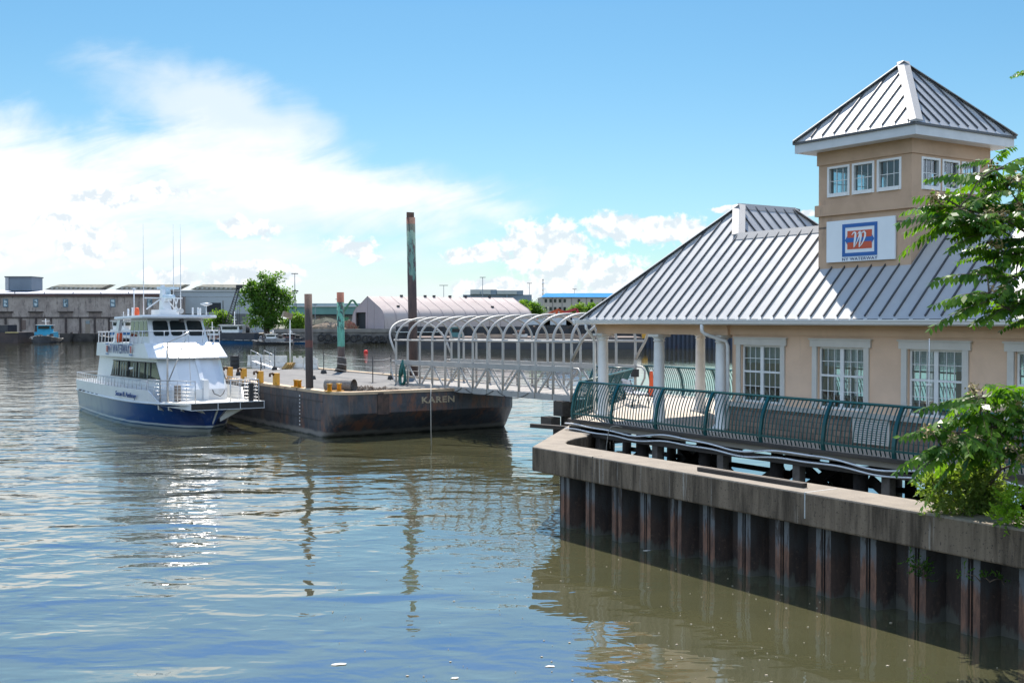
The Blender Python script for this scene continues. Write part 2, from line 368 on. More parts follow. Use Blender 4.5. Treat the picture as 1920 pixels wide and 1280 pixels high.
def concrete_mat():
    m, T, b, out = base_mat('weathered_concrete')
    oc = T.new('ShaderNodeTexCoord').outputs['Object']
    base = T.mix(T.smooth(T.noise(oc, 1.6, 7, .65), .3, .7), (.30, .26, .21), (.23, .20, .165))
    base = T.mix(T.smooth(T.noise(oc, 34, 3, .6), .56, .66, 0, .5), base, (.20, .17, .14))
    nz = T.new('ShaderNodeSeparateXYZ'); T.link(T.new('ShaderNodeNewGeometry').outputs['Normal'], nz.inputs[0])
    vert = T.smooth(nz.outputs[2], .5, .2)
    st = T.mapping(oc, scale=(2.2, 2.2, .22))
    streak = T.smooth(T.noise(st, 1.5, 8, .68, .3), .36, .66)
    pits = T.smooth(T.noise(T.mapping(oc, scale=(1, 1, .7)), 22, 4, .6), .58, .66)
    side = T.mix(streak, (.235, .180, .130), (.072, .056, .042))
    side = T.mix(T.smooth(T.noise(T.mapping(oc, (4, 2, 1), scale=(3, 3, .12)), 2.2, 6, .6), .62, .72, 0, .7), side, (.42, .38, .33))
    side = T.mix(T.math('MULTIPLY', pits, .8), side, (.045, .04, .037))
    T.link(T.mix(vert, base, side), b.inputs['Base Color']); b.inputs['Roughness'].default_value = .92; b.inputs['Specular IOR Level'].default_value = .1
    bp = T.new('ShaderNodeBump'); bp.inputs['Distance'].default_value = .012; T.link(T.noise(oc, 26, 6, .65), bp.inputs['Height']); T.link(bp.outputs[0], b.inputs['Normal'])
    return m
def sheet_mat():
    m, T, b, out = base_mat('rusty_sheet_pile')
    geo = T.new('ShaderNodeNewGeometry').outputs['Position']; sp = T.new('ShaderNodeSeparateXYZ'); T.link(geo, sp.inputs[0])
    st = T.mapping(geo, scale=(2.5, 2.5, .5))
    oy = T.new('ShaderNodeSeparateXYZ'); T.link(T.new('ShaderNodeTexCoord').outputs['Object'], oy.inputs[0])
    flange_lit = T.smooth(T.math('ADD', oy.outputs[1], T.math('MULTIPLY', T.math('SUBTRACT', T.noise(geo, 4, 5, .7), .5), .03)), .012, .004)   # outer flanges lighter, webs and pans dark: recess shade put into the colour
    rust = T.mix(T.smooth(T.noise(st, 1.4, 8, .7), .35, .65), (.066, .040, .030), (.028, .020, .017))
    rust_lit = T.mix(T.smooth(T.noise(T.mapping(geo, scale=(4, 4, .8)), 1.8, 8, .7), .35, .65), (.235, .115, .070), (.085, .046, .032))
    rust = T.mix(flange_lit, rust, rust_lit)
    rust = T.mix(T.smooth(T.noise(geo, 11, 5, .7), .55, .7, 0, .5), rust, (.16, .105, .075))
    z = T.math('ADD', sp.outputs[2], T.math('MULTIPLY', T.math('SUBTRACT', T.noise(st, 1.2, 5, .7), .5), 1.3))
    paint = T.mix(T.smooth(T.noise(st, 2.6, 7, .7), .5, .62), T.mix(flange_lit, (.048, .044, .042), (.135, .142, .148)), (.04, .031, .027))
    c = T.mix(T.smooth(z, .62, .95), rust, paint)
    c = T.mix(T.smooth(z, .22, .05), c, (.085, .082, .066))
    T.link(c, b.inputs['Base Color']); b.inputs['Roughness'].default_value = .8
    bp = T.new('ShaderNodeBump'); bp.inputs['Distance'].default_value = .012; T.link(T.noise(geo, 18, 6, .7), bp.inputs['Height']); T.link(bp.outputs[0], b.inputs['Normal'])
    return m
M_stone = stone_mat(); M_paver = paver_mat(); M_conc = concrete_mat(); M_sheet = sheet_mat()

# ================================================================== SETTING
struct(MB().face([(-3500, -80, 0), (3500, -80, 0), (3500, 3000, 0), (-3500, 3000, 0)]).build('water', water_mat()))
M_land = pm('yard_ground', (0.19, 0.165, 0.13), (0.12, 0.115, 0.085), .08, .95, c3=(.06, .09, .03), s3=.03, lo3=.5, hi3=.6)

# ================================================================== PIER
DZ = 2.3
def build_pier():
    t = pthing('pier', 'timber pier on dark piles carrying the ferry terminal', 'pier', 0, 0, 0)
    poly = [(-.55, 0), (27, 0), (27, 10.2), (-9.6, 10.2), (-9.6, 7.3), (-7.0, 7.3)]
    MB().prism(poly, DZ - .18, DZ).build('deck', M_paver, t)
    e = MB()
    ring = [(-9.55, 7.36), (-6.98, 7.36), (-.5, .06), (27, .06)]
    for a, b in zip(ring, ring[1:]): e.bar((a[0], a[1], DZ - .36), (b[0], b[1], DZ - .25), .24, .135)
    e.bar((-9.5, 7.4, DZ - .36), (-9.5, 10.1, DZ - .25), .24, .135); e.bar((-9.5, 10.1, DZ - .36), (27, 10.1, DZ - .25), .24, .135)
    e.build('edge_beam', M_timber, t)
    e = MB()
    for a, b in zip(ring, ring[1:]):
        a = Vector((*a, 0)); b = Vector((*b, 0)); n = Vector(((b - a).y, -(b - a).x, 0)).normalized() * .09
        e.bar(a + n + Vector((0, 0, DZ + .0)), b + n + Vector((0, 0, DZ + .0)), .16, .07)
    e.build('edge_plank', M_timber, t)
    def row(v): return max(-9.0, (-.2 - (v - .4) * .95) if v < 7.3 else -9.0)
    for v in (.45, 3.6, 6.8, 9.7):
        u = row(v)
        while u < 27:
            MB().tube([(u, v, -1.2), (u + .03, v, DZ - .30)], .17, 10).build('pile', M_darkpile, t); u += 2.55
    x = MB()
    for v in (.45, 3.6, 6.8):
        u = row(v); k = 0
        x.bar((u, v + .22, .42), (27, v + .22, .42), .07, .16)
        while u < 25:
            if k % 2 == (1 if v > 3 else 0):
                x.bar((u, v + .24, .15), (u + 2.55, v + .24, 1.7), .08, .22)
                x.bar((u, v + .33, 1.7), (u + 2.55, v + .33, .15), .08, .22)
            u += 2.55; k += 1
    x.build('brace', M_darkpile, t)
    c = MB(); u = -.2
    while u < 27:
        c.box(u - .16, u + .16, .6, 10.0, DZ - .46, DZ - .325); u += 2.55
    c.build('pile_cap', M_timber, t)
    u = .7; gp_ = pm('grey_post', (.15, .13, .11), (.08, .07, .06), 4, .9)
    while u < 27:
        MB().box(u, u + .22, .0, .2, DZ - .85, DZ - .32).build('fender_block', gp_, t); u += 2.55
    # concrete landing seat for the gangway with its own bracket
    s = MB(); s.box(-10.25, -9.62, 6.2, 9.9, 1.45, 2.05); s.prism([(-10.0, 6.4), (-9.7, 6.4), (-9.7, 9.7), (-10.0, 9.7)], .2, 1.45)
    s.box(-10.5, -9.75, 5.75, 6.19, 1.0, 1.42); s.tube([(-10.0, 6.3, -1), (-10.0, 6.3, 1.0)], .24, 10)
    s.build('landing_seat', M_timber, t)
build_pier()

def rail_prof(z, sgn):
    t = max(0.0, (z - .45) / .69); return sgn * (-.035 * sin(min(1, z / .45) * pi) + .27 * t ** 1.7)
def railing(name, label, a, b, sgn, posts, h=1.14, nb=15, group='curved teal railings round the pier'):
    """a, b points in pier coordinates; sgn is the side the bars curl to; posts = fractions along it"""
    a = Vector((a[0], a[1], 0)); b = Vector((b[0], b[1], 0)); L = (b - a).length; ang = math.atan2((b - a).y, (b - a).x)
    t = pthing(name, label, 'railing', a.x, a.y, DZ, group, ang)
    zs = [0, .15, .3, .45, .6, .75, .88, 1.0, 1.09]
    for p in posts:
        m = MB()
        for z0, z1 in zip([-.1] + zs, zs + [1.12]):
            m.bar((p, rail_prof(max(z0, 0), sgn), z0), (p, rail_prof(z1, sgn), z1 + .004), .06, .085, up=(1, 0, 0))
        m.build('post', M_teal, t)
    MB().tube([(-.05, rail_prof(h, sgn), h), (L + .05, rail_prof(h, sgn), h)], .034, 8).build('top_rail', M_teal, t)
    MB().bar((0, rail_prof(.2, sgn), .2), (L, rail_prof(.2, sgn), .2), .03, .05).build('bottom_rail', M_teal, t)
    for p, q in zip(posts, posts[1:]):
        m = MB(); n = max(2, round((q - p) / 1.96 * nb))
        for i in range(1, n + 1):
            x = p + (q - p) * i / (n + 1)
            pts = [(x, rail_prof(z, sgn), z) for z in (.06, .2, .38, .55, .7, .84, .97, 1.07, h)]
            pts[0] = (x, pts[0][1] + sgn * .03, .05)
            m.tube(pts, .0155, 5)
        m.build('baluster_panel', M_teal, t)
    return t
railing('railing', 'long curved teal railing along the front edge of the pier', (-.5, .06), (27, .06), 1, [.0, 1.9] + [1.9 + 1.96 * k for k in range(1, 14)])
railing('railing', 'short angled teal railing at the pier corner, top bar shining in the sun', (-6.95, 7.3), (-.62, .17), 1, [.05, 1.9, 3.8, 5.7, 7.6, 9.42], nb=7)
railing('railing', 'short teal railing beside the foot of the white gangway', (-9.4, 7.36), (-7.0, 7.36), 1, [.05, 2.3], nb=9)
railing('railing', 'long teal railing on the far edge of the pier behind the columns', (-8.8, 10.05), (27, 10.05), -1, [.05 + 1.96 * k for k in range(19)])

def conduit(label, z0, ph, amp):
    t = pthing('conduit_pipe', label, 'pipe', -.6, -.16, DZ, 'white pipes slung along the pier edge')
    pts = []
    for i in range(150):
        u = i * .16
        s = -.03 * (1 - math.exp(-u / 5))
        pts.append((u, -.02 * sin(u), z0 + s + amp * sin(u * 1.45 + ph) * (.3 + min(1, u / 3)) + .02 * sin(u * 3.1 + ph)))
    m = MB().tube(pts, .022, 8); m.build('pipe', M_pipe, t)
    c = MB()
    for i in range(4, 146, 14): MB().box(pts[i][0] - .02, pts[i][0] + .02, pts[i][1] + .0, .1, pts[i][2] - .035, pts[i][2] + .035).build('clip', M_black, t)
conduit('upper white wavy pipe slung along the pier edge beam', -.12, .6, .05)
conduit('lower white wavy pipe slung along the pier edge beam', -.26, .35, .03)
hz = pthing('thin_hose', 'thin grey hose hanging from the pier edge over the white pipes', 'hose', 1.75, -.2, DZ)
MB().tube([(.35, .12, -.02), (.25, -.05, .03), (.12, -.14, .0), (.05, -.18, -.15), (.0, -.2, -.5), (-.08, -.2, -1.0), (-.12, -.2, -1.5)], .014, 6).build('hose', pm('hose_grey', (.28, .26, .22)), hz)

# ================================================================== TERMINAL BUILDING
EZ = 5.33
def poly_seams(m, poly, zf, axis, step, off, wid=.028, hgt=.05, inset=.05):
    """standing seams on a sloping plane: poly in (u,v), zf height function, axis = the coordinate that stays constant"""
    lo = min(p[axis] for p in poly); hi = max(p[axis] for p in poly); a = lo + off
    while a < hi - .03:
        cuts = []
        for p, q in zip(poly, poly[1:] + poly[:1]):
            if (p[axis] - a) * (q[axis] - a) < 0:
                t = (a - p[axis]) / (q[axis] - p[axis]); cuts.append(p[1 - axis] + t * (q[1 - axis] - p[1 - axis]))
        if len(cuts) >= 2:
            c0, c1 = min(cuts), max(cuts)
            if c1 - c0 > .25:
                P = (lambda b: (a, b)) if axis == 0 else (lambda b: (b, a))
                p = Vector((*P(c0 + inset), zf(*P(c0 + inset)) + hgt / 2)); q = Vector((*P(c1 - inset), zf(*P(c1 - inset)) + hgt / 2))
                m.bar(p, q, wid, hgt)
        a += step
def cap_strip(m, p, q, d1, d2, w=.16, t=.035):
    """folded ridge or hip flashing: d1 and d2 run down each slope, square to the ridge"""
    p = Vector(p); q = Vector(q); d1 = Vector(d1).normalized(); d2 = Vector(d2).normalized(); up = Vector((0, 0, t))
    ring = lambda c: [c + d1 * w + up * .4, c + up * 1.6, c + d2 * w + up * .4, c + d2 * w - up * .2, c - up * .2, c + d1 * w - up * .2]
    m.loft([ring(p), ring(q)])
def main_window(t, u0, y, dn, W=1.72, z0=3.15, z1=4.83, full=True):
    """two hung sashes side by side in a broad trim; y the wall face, dn = -1 faces the river bank"""
    s = -dn; fr = MB(); tw = .15
    Y = lambda d: (min(y + s * d, y - .0), max(y + s * d, y - .0))
    a, b = y - s * .045, y + s * .02
    lo, hi = min(a, b), max(a, b)
    fr.box(u0, u0 + tw, lo, hi, z0, z1 - .17); fr.box(u0 + W - tw, u0 + W, lo, hi, z0, z1 - .17)
    fr.box(u0 - .06, u0 + W + .06, min(y - s * .06, b), max(y - s * .06, b), z1 - .17, z1 - .0)
    fr.box(u0 - .09, u0 + W + .09, min(y - s * .085, y - s * .003), max(y - s * .085, y - s * .003), z1 + .002, z1 + .035)
    win = fr.build('window', M_trim, t)
    sa = MB(); gl = MB(); o0, o1 = u0 + .17, u0 + W - .17; mid = (o0 + o1) / 2; zt = z1 - .17; zm = (z0 + zt) / 2 + .06
    d0, d1 = y + s * .05, y + s * .11
    lo, hi = min(d0, d1), max(d0, d1)
    sa.box(o0, o0 + .05, lo, hi, z0, zt); sa.box(o1 - .05, o1, lo, hi, z0, zt); sa.box(mid - .055, mid + .055, lo - .003, hi + .003, z0, zt)
    for p, q in ((o0 + .05, mid - .055), (mid + .055, o1 - .05)):
        sa.box(p, q, lo, hi, zt - .05, zt); sa.box(p, q, lo, hi, z0, z0 + .06); sa.box(p, q, lo - .004, hi + .004, zm - .025, zm + .025)
        gm = (lo + hi) / 2
        for k in (1, 2):
            x = p + (q - p) * k / 3; sa.box(x - .008, x + .008, gm - .012, gm + .012, z0 + .06, zm - .025); sa.box(x - .008, x + .008, gm - .012, gm + .012, zm + .025, zt - .05)
        for z in ((z0 + .06 + zm) / 2, (zm + zt) / 2): sa.box(p, q, gm - .0115, gm + .0115, z - .008, z + .008)
        gl.face([(p, gm, z0), (q, gm, z0), (q, gm, zt), (p, gm, zt)])
    sa.build('sash', M_white, win); gl.build('pane', M_glass, win)
    if full:
        bl = MB(); k = 0; zb = zt - .03
        while zb > zm + .22:
            bl.box(o0 + .06, o1 - .06, y + s * .16, y + s * .185 if s > 0 else y + s * .161, zb - .014, zb) if s > 0 else None; zb -= .03
        if bl.v: bl.build('blind', pm('blind_slat', (.40, .43, .44)), win)
def build_terminal():
    t = pthing('ferry_terminal', 'beige ferry terminal with grey metal roof, square tower and open columned porch', 'building', 0, 0, 0)
    WX = 26.0; FV, BV = 1.4, 5.1
    # ---- walls
    wu = [5.08 + 2.63 * k for k in range(8)]
    holes = [(u + .17 - 4.9, u + 1.55 - 4.9, 3.15 - DZ, 4.66 - DZ) for u in wu]
    w = MB(); w.wall((4.9, FV, DZ + .003), (1, 0, 0), WX - 4.9, 5.19 - DZ, .2, holes, (0, -1, 0))
    w.wall((WX, BV, DZ + .003), (-1, 0, 0), WX - 4.9, 5.19 - DZ, .2, [(WX - u - 1.55, WX - u - .17, 3.15 - DZ, 4.66 - DZ) for u in wu], (0, 1, 0))
    w.wall((4.9, BV - .2, DZ + .003), (0, -1, 0), BV - FV - .4, 5.19 - DZ, .2, [], (-1, 0, 0))
    w.wall((WX, FV + .2, DZ + .003), (0, 1, 0), BV - FV - .4, 5.19 - DZ, .2, [], (1, 0, 0))
    w.build('wall', M_stucco, t)
    MB().box(4.86, WX, FV - .045, FV - .004, 4.93, 5.185).box(4.86, WX, FV - .06, FV - .046, 5.05, 5.08).build('frieze', M_stucco, t)
    MB().box(4.84, WX, FV - .10, FV - .003, DZ, 3.02).box(4.80, 4.897, FV - .10, BV, DZ, 3.02).build('stone_base', M_stone, t)
    MB().box(4.78, WX, FV - .17, FV - .002, 3.022, 3.13).box(4.74, 4.898, FV - .17, BV, 3.022, 3.13).build('ledge', pm('ledge_stone', (.50, .47, .42), (.42, .39, .35), 4, .85), t)
    for u in wu: main_window(t, u, FV, -1)
    for u in wu: main_window(t, u, BV, 1, full=False)
    lv = MB(); lv.box(9.05, 10.1, FV - .135, FV - .104, 2.42, 2.47).box(9.05, 10.1, FV - .135, FV - .104, 2.95, 3.0).box(9.05, 9.1, FV - .135, FV - .104, 2.471, 2.949).box(10.05, 10.1, FV - .135, FV - .104, 2.471, 2.949)
    for k in range(9): lv.bar((9.1, FV - .125, 2.5 + k * .052), (10.05, FV - .125, 2.5 + k * .052), .012, .034, up=(0, .6, 1))
    lv.build('louvre_vent', M_trim, t)
    MB().box(4.9, WX, FV + .2, BV - .2, DZ + .004, DZ + .03).build('floor', pm('office_floor', (.20, .18, .16)), t)
    # ---- furniture-dark partition inside so the rooms read deep
    MB().box(4.9, WX, FV + .2, BV - .2, 5.12, 5.16).build('ceiling', pm('ceiling_white', (.6, .6, .58)), t)
    # ---- porch: columns and beam
    bm = MB(); bm.box(-.9, 4.86, FV - .14, FV + .16, 4.91, 5.19).box(-.9, -.6, FV + .163, 9.6, 4.91, 5.19).box(-.9, 5.4, 9.3, 9.6, 4.905, 5.185)
    bm.box(-.93, 4.86, FV - .17, FV - .141, 5.10, 5.188); bm.build('porch_beam', M_stucco, t)
    for cu_, cv_ in ((-.75, FV), (1.9, FV), (4.5, FV - .02), (-.75, 5.45), (-.75, 9.45), (2.2, 9.45), (5.2, 9.45)):
        m = MB(); m.box(cu_ - .24, cu_ + .24, cv_ - .24, cv_ + .24, DZ + .004, DZ + .07)
        m.lathe([(.0, DZ + .071), (.23, DZ + .071), (.235, DZ + .11), (.20, DZ + .14), (.19, DZ + .17), (.17, DZ + .20), (.168, DZ + .9), (.15, 4.66), (.145, 4.70), (.175, 4.715), (.175, 4.735), (.15, 4.75), (.155, 4.78), (.21, 4.83), (.0, 4.83)], (cu_, cv_, 0), 24)
        m.box(cu_ - .235, cu_ + .235, cv_ - .235, cv_ + .235, 4.832, 4.905)
        m.build('column', M_white, t)
    # ---- roof
    u0, v0 = -1.2, .8; z0 = EZ
    fr = [(u0, v0), (WX, v0), (WX, 3.24), (3.24, 3.24), (2.24, 4.24)]; f_fr = lambda u, v: z0 + (v - v0)
    lf = [(u0, v0), (2.24, 4.24), (2.24, 6.64), (u0, 10.08)]; f_lf = lambda u, v: z0 + (u - u0)
    rt = [(2.24, 4.24), (3.24, 3.24), (5.68, 5.68), (5.68, 10.08), (2.24, 6.64)]; f_rt = lambda u, v: z0 + 3.44 - (u - 2.24)
    bk = [(3.24, 3.24), (WX, 3.24), (WX, 5.68), (5.68, 5.68)]; f_bk = lambda u, v: z0 + 2.44 - (v - 3.24)
    rr = [(2.24, 6.64), (5.68, 10.08), (u0, 10.08)]; f_rr = lambda u, v: z0 + 3.44 - (v - 6.64)
    m = MB(); sm = MB()
    for poly, f, ax, off in ((fr, f_fr, 0, .4), (lf, f_lf, 1, .34), (rt, f_rt, 1, .42), (bk, f_bk, 0, .3), (rr, f_rr, 0, .4)):
        m.extr([(u, v, f(u, v) - .05) for u, v in poly], (0, 0, .05)); poly_seams(sm, poly, f, ax, .405, off)
    m.extr([(WX, v0, z0 - .04), (WX, 5.68, z0 - .04), (WX, 3.24, z0 + 2.40)], (-.04, 0, 0))
    roof = m.build('roof', M_roof, t); sm.build('seam', M_seam, roof)
    c = MB(); s2 = 1 / math.sqrt(2)
    cap_strip(c, (u0, v0, z0), (2.24, 4.24, z0 + 3.44), (1, -1, 0), (-1, 1, 0), .17)
    cap_strip(c, (2.24, 4.24, z0 + 3.44), (3.24, 3.24, z0 + 2.44), (-1, -1, 0), (1, 1, 0), .19)
    cap_strip(c, (2.24, 4.2, z0 + 3.45), (2.24, 6.68, z0 + 3.45), (-1, 0, -1), (1, 0, -1), .2)
    cap_strip(c, (2.24, 6.64, z0 + 3.44), (5.68, 10.08, z0), (1, -1, 0), (-1, 1, 0), .17)
    cap_strip(c, (2.24, 6.64, z0 + 3.44), (u0, 10.08, z0), (-1, -1, 0), (1, 1, 0), .17)
    cap_strip(c, (3.16, 3.24, z0 + 2.45), (WX, 3.24, z0 + 2.45), (0, -1, -1), (0, 1, -1), .23)
    c.build('ridge_cap', M_cap, roof)
    # eaves: drip strip, fascia, soffit, gutter
    e = MB(); e.box(u0, WX, v0 - .03, v0 + .012, z0 - .09, z0 + .012).box(u0 - .03, u0 + .012, v0 + .013, 10.1, z0 - .09, z0 + .012).box(u0, 5.7, 10.07, 10.11, z0 - .09, z0 + .012)
    e.build('drip_edge', M_seam, roof)
    so_ = MB(); so_.box(u0 + .02, WX, v0 + .02, FV - .145, 5.195, 5.235).box(u0 + .02, 5.6, FV - .142, 10.0, 5.196, 5.234); so_.build('soffit', M_trim, t)
    g = MB()
    prof = [(-.002, .0), (-.002, -.13), (-.06, -.135), (-.10, -.10), (-.105, -.05), (-.13, -.035), (-.13, .0), (-.115, .0), (-.115, -.02), (-.02, -.02)]
    g.loft([[(x, v0 - .03 + a, 5.325 + b) for a, b in prof] for x in (u0 - .03, 6.5, 14.0, WX)])
    g.loft([[(u0 - .03 + a, y, 5.325 + b) for a, b in prof] for y in (10.1, v0 - .14)])
    for k in range(0, 66): x = u0 + .4 + k * .41; g.bar((x, v0 - .15, 5.33), (x, v0 - .01, 5.34), .02, .012)
    g.build('gutter', M_gutter, t)
    d = MB()
    d.tube([(-.72, v0 - .09, 5.2), (-.72, v0 - .08, 5.06), (-.70, v0 + .02, 4.96), (-.95, FV - .22, 4.74), (-1.0, FV - .16, 4.6), (-1.0, FV - .14, DZ + .1)], .048, 8).build('downspout', M_gutter, t)
    d = MB().tube([(4.45, v0 - .09, 5.2), (4.45, v0 - .08, 5.02), (4.47, v0 + .0, 4.94), (4.82, FV - .16, 4.76), (4.86, FV - .13, 4.62), (4.87, FV - .12, DZ + .1)], .05, 8); d.build('downspout', M_gutter, t)
    # ---- tower
    a0, a1, b0, b1 = 7.27, 10.05, 2.07, 5.0; zt = 5.3 + 4.24
    tw = MB(); zb = EZ + .3
    fw = [(.28, .98), (1.055, 1.725), (1.80, 2.50)]
    H = zt - zb
    hs = [(p, q, 5.3 + 3.08 - zb, 5.3 + 3.84 - zb) for p, q in fw]
    tw.wall((a0, b0, zb), (1, 0, 0), a1 - a0, H, .18, hs, (0, -1, 0))
    hs2 = [(p + .07, q + .07, r_, s_) for p, q, r_, s_ in hs]
    tw.wall((a1, b0 + .18, zb), (0, 1, 0), b1 - b0 - .36, H, .18, [(p - .18, q - .18, r_, s_) for p, q, r_, s_ in hs2], (1, 0, 0))
    tw.wall((a1, b1, zb), (-1, 0, 0), a1 - a0, H, .18, [(2.78 - q, 2.78 - p, r_, s_) for p, q, r_, s_ in hs], (0, 1, 0))
    tw.wall((a0, b1 - .18, zb), (0, -1, 0), b1 - b0 - .36, H, .18, [(2.57 + .18 - q, 2.57 + .18 - p, r_, s_) for p, q, r_, s_ in hs2], (-1, 0, 0))
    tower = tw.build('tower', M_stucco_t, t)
    bd = MB()
    def belt(z, z1, o):
        bd.box(a0 - o, a1 + o, b0 - o, b0 - .002, z, z1); bd.box(a0 - o, a1 + o, b1 + .002, b1 + o, z, z1)
        bd.box(a0 - o, a0 - .002, b0 - .001, b1 + .001, z, z1); bd.box(a1 + .002, a1 + o, b0 - .001, b1 + .001, z, z1)
    belt(5.3 + 2.62, 5.3 + 2.90, .07); belt(5.3 + 3.90, zt - .002, .035)
    bd.build('belt_course', M_stucco_t, tower)
    MB().box(a0, a1, b0, b1, 5.3 + 2.3, 5.3 + 2.35).build('tower_floor', pm('tower_floor', (.25, .22, .2)), tower)
    def tower_win(o, du, dn, p, q):
        z_0, z_1 = 5.3 + 3.08, 5.3 + 3.84
        def bx(mb, a, b, za, zb_, d0, d1):
            pts = [Vector(o) + Vector(du) * a - Vector(dn) * d0, Vector(o) + Vector(du) * b - Vector(dn) * d0, Vector(o) + Vector(du) * b - Vector(dn) * d1, Vector(o) + Vector(du) * a - Vector(dn) * d1]
            mb.extr([(x.x, x.y, za) for x in pts], (0, 0, zb_ - za))
        m = MB(); bx(m, p, p + .06, z_0, z_1, -.015, .1); bx(m, q - .06, q, z_0, z_1, -.015, .1); bx(m, p + .06, q - .06, z_1 - .05, z_1, -.015, .1); bx(m, p + .06, q - .06, z_0, z_0 + .09, -.04, .1)
        for k in (1, 2): x = p + .06 + (q - p - .12) * k / 3; bx(m, x - .008, x + .008, z_0 + .09, z_1 - .05, .05, .07)
        zc = (z_0 + .09 + z_1 - .05) / 2; bx(m, p + .06, q - .06, zc - .008, zc + .008, .0505, .0695)
        f = m.build('tower_window', M_white, tower)
        A = Vector(o) + Vector(du) * (p + .06) - Vector(dn) * .06; B = Vector(o) + Vector(du) * (q - .06) - Vector(dn) * .06
        return f
    for p, q in fw: tower_win((a0, b0, 0), (1, 0, 0), (0, -1, 0), p, q); tower_win((a1, b1, 0), (-1, 0, 0), (0, 1, 0), 2.78 - q, 2.78 - p)
    for p, q in fw: tower_win((a1, b0, 0), (0, 1, 0), (1, 0, 0), p + .07, q + .07); tower_win((a0, b1, 0), (0, -1, 0), (-1, 0, 0), 2.93 - q - .07, 2.93 - p - .07)
    gp = MB()
    for p, q in fw:
        for y in (b0 + .06, b1 - .06): gp.face([(a0 + p, y, 5.3 + 3.08), (a0 + q, y, 5.3 + 3.08), (a0 + q, y, 5.3 + 3.84), (a0 + p, y, 5.3 + 3.84)])
        for x in (a0 + .06, a1 - .06): gp.face([(x, b0 + p + .07, 5.3 + 3.08), (x, b0 + q + .07, 5.3 + 3.08), (x, b0 + q + .07, 5.3 + 3.84), (x, b0 + p + .07, 5.3 + 3.84)])
    gp.build('tower_pane', glass_mat('tower_glass', (.6, .72, .76), .14), tower)
    o = .42; zf = 5.3 + 4.24
    f = MB(); f.box(a0 - o, a1 + o, b0 - o, b1 + o, zf - .003, zf + .22); f.build('tower_fascia', pm('fascia_grey', (.60, .61, .61), (.54, .55, .55), 2, .5), tower)
    zr = zf + .27; ap = ((a0 + a1) / 2, (b0 + b1) / 2, 5.3 + 6.42); q0 = o + .04
    base = [(a0 - q0, b0 - q0), (a1 + q0, b0 - q0), (a1 + q0, b1 + q0), (a0 - q0, b1 + q0)]
    MB().box(a0 - q0, a1 + q0, b0 - q0, b1 + q0, zf + .215, zr).build('tower_drip_edge', M_seam, tower)
    rm = MB(); rm.add([(*p, zr) for p in base] + [ap], [(0, 1, 4), (1, 2, 4), (2, 3, 4), (3, 0, 4), (3, 2, 1, 0)])
    tr = rm.build('tower_roof', M_roof, tower)
    sm = MB(); hx = ap[2] - zr
    du_ = (a1 - a0) / 2 + q0; dv_ = (b1 - b0) / 2 + q0
    poly_seams(sm, [base[0], base[1], ap[:2]], lambda u, v: zr + hx * (v - base[0][1]) / dv_, 0, .36, .2, .026, .045)
    poly_seams(sm, [base[2], base[3], ap[:2]], lambda u, v: zr + hx * (base[2][1] - v) / dv_, 0, .36, .2, .026, .045)
    poly_seams(sm, [base[1], base[2], ap[:2]], lambda u, v: zr + hx * (base[1][0] - u) / du_, 1, .36, .2, .026, .045)
    poly_seams(sm, [base[3], base[0], ap[:2]], lambda u, v: zr + hx * (u - base[0][0]) / du_, 1, .36, .2, .026, .045)
    sm.build('tower_seam', M_seam, tower)
    c = MB()
    for (bx_, by_), dd in zip(base, ((1, -1), (1, 1), (-1, 1), (-1, -1))):
        cap_strip(c, (bx_, by_, zr + .01), (ap[0], ap[1], ap[2] + .01), (dd[0], dd[1], 0), (-dd[0], -dd[1], 0), .15)
    c.build('tower_hip_cap', M_cap, tower)
build_terminal()

